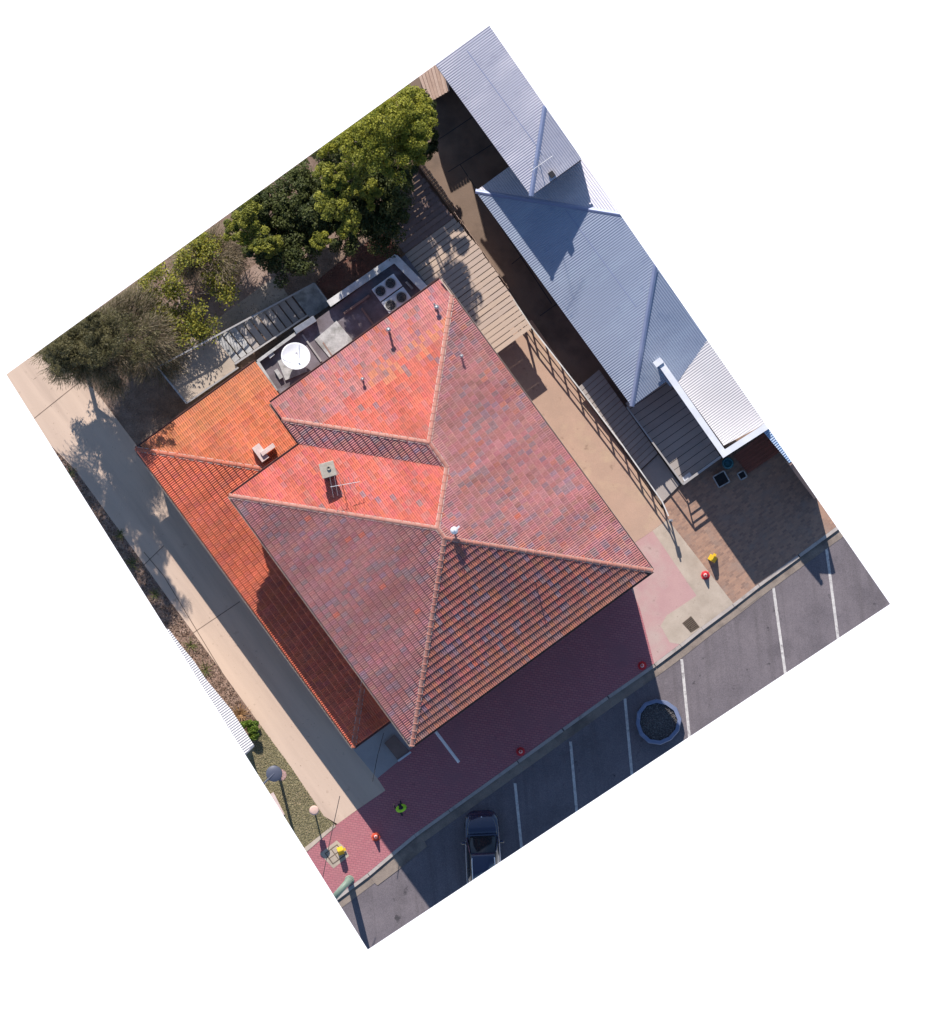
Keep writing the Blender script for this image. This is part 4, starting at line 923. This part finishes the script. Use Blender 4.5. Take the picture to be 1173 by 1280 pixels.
# ------------------------------------------------------------------ person
def person(px, py, yaw, label):
    base = P(px, py); pr = thing('person', base, label, 'person')
    V_ = {}; E = []
    def v(k, x, y, z, rx, ry=None): V_[k] = (x, y, z, rx, ry or rx)
    v('pel', 0, 0, .95, .15, .12); v('wa', 0, .01, 1.1, .135, .1); v('ch', 0, .03, 1.3, .17, .12); v('nk0', 0, .05, 1.46, .085, .07); v('nk', 0, .06, 1.52, .055, .055); v('hd0', 0, .08, 1.6, .075, .09); v('hd1', 0, .085, 1.68, .08, .1); v('hd2', 0, .08, 1.75, .06, .075); v('nose', 0, .19, 1.63, .014, .02)
    E += [('pel', 'wa'), ('wa', 'ch'), ('ch', 'nk0'), ('nk0', 'nk'), ('nk', 'hd0'), ('hd0', 'hd1'), ('hd1', 'hd2'), ('hd0', 'nose')]
    for s_, n_ in ((-1, 'l'), (1, 'r')):
        sw = .22*s_
        v('hip'+n_, .1*s_, .0, .9, .095); v('kn'+n_, .1*s_, sw*.7+.05, .5, .065); v('an'+n_, .1*s_, sw*1.2-.04, .1, .042); v('he'+n_, .1*s_, sw*1.2-.06, .045, .04); v('to'+n_, .115*s_, sw*1.2+.14, .035, .035)
        E += [('pel', 'hip'+n_), ('hip'+n_, 'kn'+n_), ('kn'+n_, 'an'+n_), ('an'+n_, 'he'+n_), ('he'+n_, 'to'+n_)]
        v('sh'+n_, .19*s_, .03, 1.4, .07); v('el'+n_, .26*s_, -sw*.4+.02, 1.13, .045); v('wr'+n_, .25*s_, -sw*.8+.12, .92, .03); v('pa'+n_, .25*s_, -sw*.9+.16, .85, .028, .04)
        E += [('ch', 'sh'+n_), ('sh'+n_, 'el'+n_), ('el'+n_, 'wr'+n_), ('wr'+n_, 'pa'+n_)]
        hx, hy = .25*s_, -sw*.9+.17
        for f_ in range(4):
            ox = (f_-1.5)*.021; ln_ = (.06, .075, .08, .065)[f_]
            v('f%s%d' % (n_, f_), hx-.01*s_, hy+ox, .81, .009); v('g%s%d' % (n_, f_), hx-.018*s_, hy+ox+.01, .81-ln_*.5, .0085); v('h%s%d' % (n_, f_), hx-.035*s_, hy+ox+.015, .81-ln_, .0075)
            E += [('pa'+n_, 'f%s%d' % (n_, f_)), ('f%s%d' % (n_, f_), 'g%s%d' % (n_, f_)), ('g%s%d' % (n_, f_), 'h%s%d' % (n_, f_))]
        v('t'+n_, hx-.03*s_, hy+.04, .85, .011); v('u'+n_, hx-.04*s_, hy+.06, .81, .0095); E += [('pa'+n_, 't'+n_), ('t'+n_, 'u'+n_)]
    ks = list(V_); me = bpy.data.meshes.new('body'); me.from_pydata([V_[k][:3] for k in ks], [(ks.index(a), ks.index(b)) for a, b in E], [])
    o = bpy.data.objects.new('body', me); COL.objects.link(o)
    sk = o.modifiers.new('skin', 'SKIN'); ss = o.modifiers.new('sub', 'SUBSURF'); ss.levels = 1
    for i, k in enumerate(ks): me.skin_vertices[0].data[i].radius = V_[k][3:]; me.skin_vertices[0].data[i].use_root = (k == 'pel')
    dg_ = bpy.context.evaluated_depsgraph_get(); me2 = bpy.data.meshes.new_from_object(o.evaluated_get(dg_)); bpy.data.objects.remove(o)
    me2.name = 'body'
    for m in (m_skin, m_cloth): me2.materials.append(m)
    for p in me2.polygons:
        z = p.center.z; p.material_index = 1 if z < 1.48 and not (z < .93 and abs(p.center.x) > .2) else 0; p.use_smooth = True
    R_ = Matrix.Translation(base)@Matrix.Rotation(yaw, 4, 'Z')
    me2.transform(R_); b = bpy.data.objects.new('body', me2); COL.objects.link(b); setpar(b, pr)
    def shell(secs, mat, name, n=18):
        mb = MB(); vs = []
        for (x, y, z, a, c_) in secs:
            for i in range(n): t = 2*math.pi*i/n; vs.append(R_@Vector((x+a*math.cos(t), y+c_*math.sin(t), z)))
        mb.add(vs, [(j*n+i, j*n+(i+1) % n, (j+1)*n+(i+1) % n, (j+1)*n+i) for j in range(len(secs)-1) for i in range(n)]); return mb.build(name, mat, pr, True)
    shell([(0, 0, .88, .2, .17), (0, .01, 1.1, .2, .16), (0, .03, 1.3, .25, .2), (0, .03, 1.4, .285, .2), (0, .04, 1.47, .25, .16), (0, .05, 1.5, .12, .09)], m_hivis, 'vest')
    shell([(0, .075, 1.66, .096, .116), (0, .07, 1.71, .096, .112), (0, .07, 1.77, .08, .092), (0, .07, 1.80, .045, .05), (0, .07, 1.805, .001, .001)], m_cloth, 'cap')
    mb = MB(); mb.box(R_@Vector((0, .22, 1.69)), (.15, .12, .012), (R_.to_3x3()@Vector((1, 0, 0)), R_.to_3x3()@Vector((0, 1, 0)), Vector((0, 0, 1)))); mb.build('cap_brim', m_cloth, pr, bevel=.004)
    for s_ in (-1, 1):
        mb = MB(); mb.lathe([(0, -.008), (.008, 0), (0, .008)], R_@Vector((.03*s_, .168, 1.655)), 8); mb.build('eye', m_dark, pr)
person(502, 1011, math.radians(25), 'person in a bright yellow-green vest and dark cap walking on the shaded footpath')

# ------------------------------------------------------------------ trees and plants
def quads_obj(name, C, N, T, sw, sl, cols, mat, parent):
    n = len(C); B = np.cross(N, T); v = np.empty((n, 4, 3))
    sw = sw[:, None]; sl = sl[:, None]
    v[:, 0] = C-T*sl; v[:, 1] = C+B*sw; v[:, 2] = C+T*sl; v[:, 3] = C-B*sw
    px = v[:, :, 0]*S+586.5; py = 640-v[:, :, 1]*S; ok = np.ones(n, bool)
    for i in range(4):
        ax, ay = SITE[i]; bx, by = SITE[(i+1) % 4]; ok &= (((bx-ax)*(py-ay)-(by-ay)*(px-ax)) > 0).all(1)
    v = v[ok]; cols = cols[ok]; n = len(v)
    me = bpy.data.meshes.new(name); me.vertices.add(4*n); me.vertices.foreach_set('co', v.reshape(-1)); me.loops.add(4*n); me.loops.foreach_set('vertex_index', np.arange(4*n, dtype=np.int32))
    me.polygons.add(n); me.polygons.foreach_set('loop_start', np.arange(0, 4*n, 4, dtype=np.int32)); me.update()
    at = me.color_attributes.new('Col', 'FLOAT_COLOR', 'POINT'); cc = np.ones((n, 4, 4)); cc[:, :, :3] = cols[:, None, :]; at.data.foreach_set('color', cc.reshape(-1))
    return link(name, me, mat, parent)
def unit(a): return a/np.linalg.norm(a, axis=1, keepdims=True)
def leaves(lobes, n_per, size, colA, colB, sub=9, rlo=.26, rhi=.48):
    Cs = []; Ns = []; cl = []
    for (x, y, z, r) in lobes:
        c = np.array(P(x, y, z))
        for k in range(sub):
            d = unit(RNG.normal(size=(1, 3)))[0]; d[2] = abs(d[2])*.8-.15
            cc = c+d*r*RNG.uniform(.45, .95); rr = r*RNG.uniform(rlo, rhi); m = int(n_per*RNG.uniform(.6, 1.3))
            dd = unit(RNG.normal(size=(m, 3))); rad = rr*RNG.uniform(.35, 1.08, (m, 1))**.6
            Cs.append(cc+dd*rad*np.array([1, 1, .8])); Ns.append(unit(dd*.7+RNG.normal(size=(m, 3))*.55+np.array([0, 0, .35])))
            tone = RNG.uniform(0, 1); f = np.clip(tone*.7+RNG.uniform(0, .5, (m, 1)), 0, 1)
            cl.append(np.array(colA)*(1-f)+np.array(colB)*f)
    C = np.concatenate(Cs); N = np.concatenate(Ns); cl = np.concatenate(cl); n = len(C)
    T = unit(np.cross(N, unit(RNG.normal(size=(n, 3)))))
    sl = size*RNG.uniform(.6, 1.3, n); return C, N, T, sl*.5, sl, cl
def limbs(mb, base, tips, r0, rnd_):
    for tp in tips:
        a = Vector(base); b = Vector(tp); m1 = a.lerp(b, .4)+Vector((rnd_.uniform(-.2, .2), rnd_.uniform(-.2, .2), .3))
        mb.tube(a, m1, r0*.55, r0*.35, 6); mb.tube(m1, b, r0*.35, r0*.1, 5)
def dense_tree(px, py, lobes, dark, n_per, label, colA, colB, size=.068):
    b = P(px, py, -.05); t = thing('leafy_tree', b, label, 'tree', 'dense trees in the back yard'); r_ = random.Random(int(px))
    mb = MB(); fk = b+Vector((.1, .1, 1.6)); mb.tube(b, fk, .2, .15, 10); limbs(mb, fk, [P(x, y, z) for x, y, z, r in lobes+dark], .15, r_); mb.build('trunk', m_bark, t, True)
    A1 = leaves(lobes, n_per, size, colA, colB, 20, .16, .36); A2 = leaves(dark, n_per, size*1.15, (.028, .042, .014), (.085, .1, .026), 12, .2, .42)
    quads_obj('crown', *[np.concatenate([p, q_]) for p, q_ in zip(A1, A2)], m_leaf, t)
def fill(poly, n, z0, z1, r0, r1, seed):
    r2 = random.Random(seed); out = []
    xs = [p[0] for p in poly]; ys = [p[1] for p in poly]
    while len(out) < n:
        x, y = r2.uniform(min(xs), max(xs)), r2.uniform(min(ys), max(ys)); c_ = False; j = len(poly)-1
        for i in range(len(poly)):
            if (poly[i][1] > y) != (poly[j][1] > y) and x < (poly[j][0]-poly[i][0])*(y-poly[i][1])/(poly[j][1]-poly[i][1])+poly[i][0]: c_ = not c_
            j = i
        if c_: out.append((x, y, r2.uniform(z0, z1), r2.uniform(r0, r1)))
    return out
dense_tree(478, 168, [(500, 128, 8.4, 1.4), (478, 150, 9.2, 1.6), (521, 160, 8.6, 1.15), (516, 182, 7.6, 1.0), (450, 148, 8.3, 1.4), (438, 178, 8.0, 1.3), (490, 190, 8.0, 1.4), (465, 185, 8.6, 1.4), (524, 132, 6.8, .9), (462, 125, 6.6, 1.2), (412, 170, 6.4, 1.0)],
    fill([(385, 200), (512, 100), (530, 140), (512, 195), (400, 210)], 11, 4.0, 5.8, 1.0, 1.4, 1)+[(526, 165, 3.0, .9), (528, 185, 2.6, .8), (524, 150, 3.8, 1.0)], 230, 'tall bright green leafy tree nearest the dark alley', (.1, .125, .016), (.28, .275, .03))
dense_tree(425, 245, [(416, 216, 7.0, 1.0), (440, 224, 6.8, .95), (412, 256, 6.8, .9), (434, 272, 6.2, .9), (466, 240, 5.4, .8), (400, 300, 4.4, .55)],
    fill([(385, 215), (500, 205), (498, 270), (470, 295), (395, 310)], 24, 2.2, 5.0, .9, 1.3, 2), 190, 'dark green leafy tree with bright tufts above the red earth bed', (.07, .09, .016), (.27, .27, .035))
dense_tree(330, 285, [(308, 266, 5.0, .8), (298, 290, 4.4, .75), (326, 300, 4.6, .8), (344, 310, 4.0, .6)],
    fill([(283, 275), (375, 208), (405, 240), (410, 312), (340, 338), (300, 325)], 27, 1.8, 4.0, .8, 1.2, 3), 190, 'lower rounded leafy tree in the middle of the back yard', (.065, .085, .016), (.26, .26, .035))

def branchy(mb, p, d, L, r, depth, rnd_, tips, spread=.75, droop=0.0):
    segs = 3; q0 = p.copy()
    for i in range(segs):
        d = (d+Vector((rnd_.uniform(-1, 1), rnd_.uniform(-1, 1), rnd_.uniform(-.6, .8)-droop))*.16).normalized(); q1 = q0+d*L/segs
        mb.tube(q0, q1, r*(1-.2*i/segs), r*(1-.2*(i+1)/segs), 5 if r > .03 else 3, cap=False); q0 = q1
        if depth <= 2: tips.append((q0.copy(), d.copy()))
    if depth == 0: return
    for k in range(rnd_.choice((2, 3, 3))):
        dd = (d+Vector((rnd_.uniform(-1, 1), rnd_.uniform(-1, 1), rnd_.uniform(-.7, .6)-droop))*spread).normalized()
        branchy(mb, q0, dd, L*rnd_.uniform(.6, .85), r*.62, depth-1, rnd_, tips, spread, droop)
# yellow-green open tree
r_ = random.Random(5); b = P(222, 358, -.05); t = thing('open_tree', b, 'sparse yellow-green tree with pale twigs near the top left edge', 'tree'); mb = MB(); tips = []
mb.tube(b, b+Vector((0, 0, .8)), .1, .08, 8)
for k in range(9):
    a = k*.7; branchy(mb, b+Vector((0, 0, .7)), Vector((math.cos(a)*.9, math.sin(a)*.9, .6)).normalized(), 1.2, .05, 4, r_, tips, .9)
mb.build('trunk', m_palebark, t)
tp = np.array([x[0] for x in tips]); m = 20000; C = tp[RNG.integers(0, len(tp), m)]+RNG.normal(size=(m, 3))*.16; keep = RNG.uniform(0, 1, m) < 1; C = C[keep]
n = len(C); N = unit(RNG.normal(size=(n, 3))+np.array([0, 0, .8])); T = unit(np.cross(N, unit(RNG.normal(size=(n, 3))))); f = RNG.uniform(0, 1, (n, 1)); sl = .06*RNG.uniform(.6, 1.5, n)
quads_obj('crown', C, N, T, sl*.55, sl, np.array((.07, .1, .02))*(1-f)+np.array((.33, .3, .04))*f, m_leaf, t)
# fine-needled weeping trees
def weeping(px, py, h, spread, n_str, label, seed, pale=.2, lobes=(), n_leaf=200):
    r2 = random.Random(seed); b = P(px, py, -.05); t = thing('weeping_tree', b, label, 'tree', 'fine-needled trees beside the driveway'); mb = MB(); tips = []
    mb.tube(b, b+Vector((0, 0, h*.45)), .13, .1, 8)
    for k in range(8):
        a = k*.8+r2.uniform(-.2, .2); branchy(mb, b+Vector((0, 0, h*(.3+.02*k))), Vector((math.cos(a), math.sin(a), .9)).normalized(), spread*.36, .055, 3, r2, tips, .6)
    mb.build('trunk', m_bark, t)
    tp = np.array([x[0] for x in tips]); td = np.array([x[1] for x in tips]); idx = RNG.integers(0, len(tp), n_str); p = tp[idx]+RNG.normal(size=(n_str, 3))*.1
    ctr = np.array([b.x, b.y, h*.6]); d = unit(unit(p-ctr)*.8+td[idx]*.5+RNG.normal(size=(n_str, 3))*.35)
    Cs = []; Ns = []; Ts = []; sl = []; cols = []; f = RNG.uniform(0, 1, (n_str, 1)); base = np.where(RNG.uniform(0, 1, (n_str, 1)) < pale, np.array((.26, .21, .14)), np.array((.065, .065, .03))*(1-f)+np.array((.14, .12, .055))*f)
    for k in range(4):
        L = RNG.uniform(.08, .17, n_str); d = unit(d+np.array([0, 0, -.16])+RNG.normal(size=(n_str, 3))*.12); Cs.append(p+d*L[:, None]); p = p+d*2*L[:, None]
        Ts.append(d); Ns.append(unit(np.cross(d, unit(RNG.normal(size=(n_str, 3)))))); sl.append(L*1.05); cols.append(base)
    C = np.concatenate(Cs); sl = np.concatenate(sl); quads_obj('crown', C, np.concatenate(Ns), np.concatenate(Ts), np.full(len(C), .011), sl, np.concatenate(cols), m_leaf, t)
    if lobes:
        C, N, T, sw, sl, cl = leaves(lobes, n_leaf, .075, (.05, .05, .022), (.125, .11, .045), 11, .22, .45); quads_obj('crown', C, N, T, sw*.6, sl, cl, m_leaf, t)
weeping(150, 420, 6.4, 2.6, 6500, 'dark feathery tree with fine drooping twigs beside the fenced corner', 21, .5, [(150, 415, 6.2, 1.2), (175, 425, 5.6, 1.1), (135, 430, 5.0, 1.0), (160, 440, 4.4, 1.0), (180, 440, 6.2, .7)], 65)
weeping(98, 422, 8.6, 2.3, 7000, 'tall feathery tree overhanging the concrete driveway at the upper left', 33, .3,
        fill([(60, 440), (105, 402), (135, 398), (130, 440), (80, 450)], 34, 3.0, 9.4, .6, 1.1, 5), 190)
weeping(188, 428, 2.6, 1.7, 2600, 'low feathery shrub between the stair and the driveway', 8, .5)
weeping(262, 318, 2.6, 1.6, 3500, 'dry twiggy shrub at the top edge beside the yellow-green tree', 14, .8)
# low plants
def spiky(px, py, r_, label, n=26, colA=(.07, .09, .03), colB=(.2, .19, .07), up=.9):
    b = P(px, py, -.02); o = thing('spiky_plant', b, label, 'plant', 'spiky plants in the garden bed'); a = RNG.uniform(0, 6.283, n); el = RNG.uniform(.15, up, n)
    Cs, Ns, Ts, ls, ws, cs = [], [], [], [], [], []
    d = np.stack([np.cos(a)*np.cos(el), np.sin(a)*np.cos(el), np.sin(el)], 1); p = np.tile(np.array(b), (n, 1)); f = RNG.uniform(0, 1, (n, 1)); L = r_*RNG.uniform(.7, 1.2, n)/3
    for k in range(3):
        Cs.append(p+d*L[:, None]/2*1.0); Ts.append(d); side = np.stack([-np.sin(a), np.cos(a), 0*a], 1); Ns.append(unit(np.cross(side, d))); ls.append(L*.55); ws.append(np.full(n, (.03, .024, .012)[k])); cs.append(np.array(colA)*(1-f)+np.array(colB)*f)
        p = p+d*L[:, None]; d = unit(d+np.array([0, 0, -.25]))
    quads_obj('leaves', np.concatenate(Cs), np.concatenate(Ns), np.concatenate(Ts), np.concatenate(ws), np.concatenate(ls), np.concatenate(cs), m_leaf, o)
for x, y, r_, lab in ((257, 838, .5, 'spiky green plant in the garden bed nearest the white carport'), (238, 807, .48, 'spiky green plant beside the upper end of the white carport'), (194, 743, .4, 'small spiky plant in the middle of the garden bed'), (165, 704, .45, 'dry spiky plant in the upper part of the garden bed'), (88, 592, .45, 'leafy tuft at the top of the garden bed beside the driveway'), (150, 668, .35, 'tiny tuft of green at the left edge of the garden bed')):
    spiky(x, y, r_, lab)
spiky(300, 893, .6, 'dry orange-brown spiky plant beside the carport corner', 60, (.25, .13, .06), (.4, .25, .12))
b = P(313, 911, 0); o = thing('round_shrub', b, 'bright green rounded shrub at the corner of the white carport', 'shrub')
C, N, T, sw, sl, cl = leaves([(309, 905, .35, .38), (318, 914, .4, .42), (312, 918, .3, .35)], 260, .06, (.04, .09, .01), (.16, .24, .03), 7); quads_obj('foliage', C, N, T, sw, sl, cl, m_leaf, o)
mb = MB(); limbs(mb, b, [P(309, 905, .5), P(318, 914, .55), P(312, 919, .45)], .05, random.Random(2)); mb.build('stem', m_bark, o)
# grass and leaf litter
def scatter(name, poly, n, size, cA, cB, zr, flatness=1.5):
    xs = [p[0] for p in poly]; ys = [p[1] for p in poly]; pts = []
    while len(pts) < n:
        x, y = random.uniform(min(xs), max(xs)), random.uniform(min(ys), max(ys)); c_ = False; j = len(poly)-1
        for i in range(len(poly)):
            if (poly[i][1] > y) != (poly[j][1] > y) and x < (poly[j][0]-poly[i][0])*(y-poly[i][1])/(poly[j][1]-poly[i][1])+poly[i][0]: c_ = not c_
            j = i
        if c_: pts.append(P(x, y, random.uniform(*zr)))
    C = np.array(pts); N = unit(RNG.normal(size=(n, 3))*.6+np.array([0, 0, flatness])); T = unit(np.cross(N, unit(RNG.normal(size=(n, 3))))); f = RNG.uniform(0, 1, (n, 1)); sl = size*RNG.uniform(.5, 1.4, n)
    return stuff(quads_obj(name, C, N, T, sl*.5, sl, np.array(cA)*(1-f)+np.array(cB)*f, m_leaf, None))
tag(scatter('grass', [(326, 907), (362, 956), (405, 1020), (420, 1031), (378, 1060), (310, 960)], 9000, .04, (.23, .21, .105), (.36, .31, .185), (0, .02), 1.6), 'short dry grass of the lawn at the lower left', 'grass')
tag(scatter('mulch_litter', [(57, 552), (94, 588), (164, 684), (217, 758), (277, 840), (322, 905), (300, 930), (205, 780)], 3500, .05, (.12, .07, .045), (.4, .3, .23), (-.02, .02)), 'bark chips and dry leaves on the garden bed', 'mulch')
tag(scatter('leaf_litter', [(70, 430), (270, 290), (480, 300), (410, 350), (200, 455), (172, 545), (125, 490)], 7000, .028, (.14, .09, .06), (.36, .28, .22), (0, .02)), 'fallen leaves scattered over the back yard soil', 'leaf litter')
tag(scatter('drive_litter', [(61, 435), (115, 487), (165, 555), (440, 930), (470, 980), (420, 1025), (217, 752), (94, 585), (20, 470)], 130, .02, (.15, .09, .05), (.3, .2, .12), (.01, .015), 4), 'stray dry leaves on the driveway', 'leaf litter')

# ------------------------------------------------------------------ cut everything at the survey boundary
planes = []
for i in range(4):
    a, b = P(*SITE[i]), P(*SITE[(i+1) % 4]); d = b-a; planes.append((a, Vector((-d.y, d.x, 0)).normalized()))
ctr = P(550, 610)
planes = [(a, n if n.dot(ctr-a) < 0 else -n) for a, n in planes]      # normals point outward
bpy.context.view_layer.update()
for o in list(SC.objects):
    if o.type != 'MESH' or o.name.startswith('white_backdrop') or o.name.startswith('crown') or not o.data.vertices: continue
    mw = o.matrix_world; bb = [mw@Vector(c_) for c_ in o.bound_box]
    cut = [(a, n) for a, n in planes if any((p-a).dot(n) > 1e-4 for p in bb)]
    if not cut: continue
    if all((p-a).dot(n) > 0 for a, n in cut[:1] for p in bb): bpy.data.objects.remove(o); continue
    bm = bmesh.new(); bm.from_mesh(o.data); inv = mw.inverted()
    closed = all(e.is_manifold for e in bm.edges)
    for a, n in cut:
        r = bmesh.ops.bisect_plane(bm, geom=bm.verts[:]+bm.edges[:]+bm.faces[:], plane_co=inv@a, plane_no=mw.to_3x3().transposed()@n, clear_outer=True)
        if closed:
            ed = [x for x in r['geom_cut'] if isinstance(x, bmesh.types.BMEdge) and x.is_valid]
            if ed: bmesh.ops.contextual_create(bm, geom=ed)
    if o.data.users > 1: o.data = o.data.copy()
    bm.to_mesh(o.data); bm.free()
    if not o.data.vertices: bpy.data.objects.remove(o)
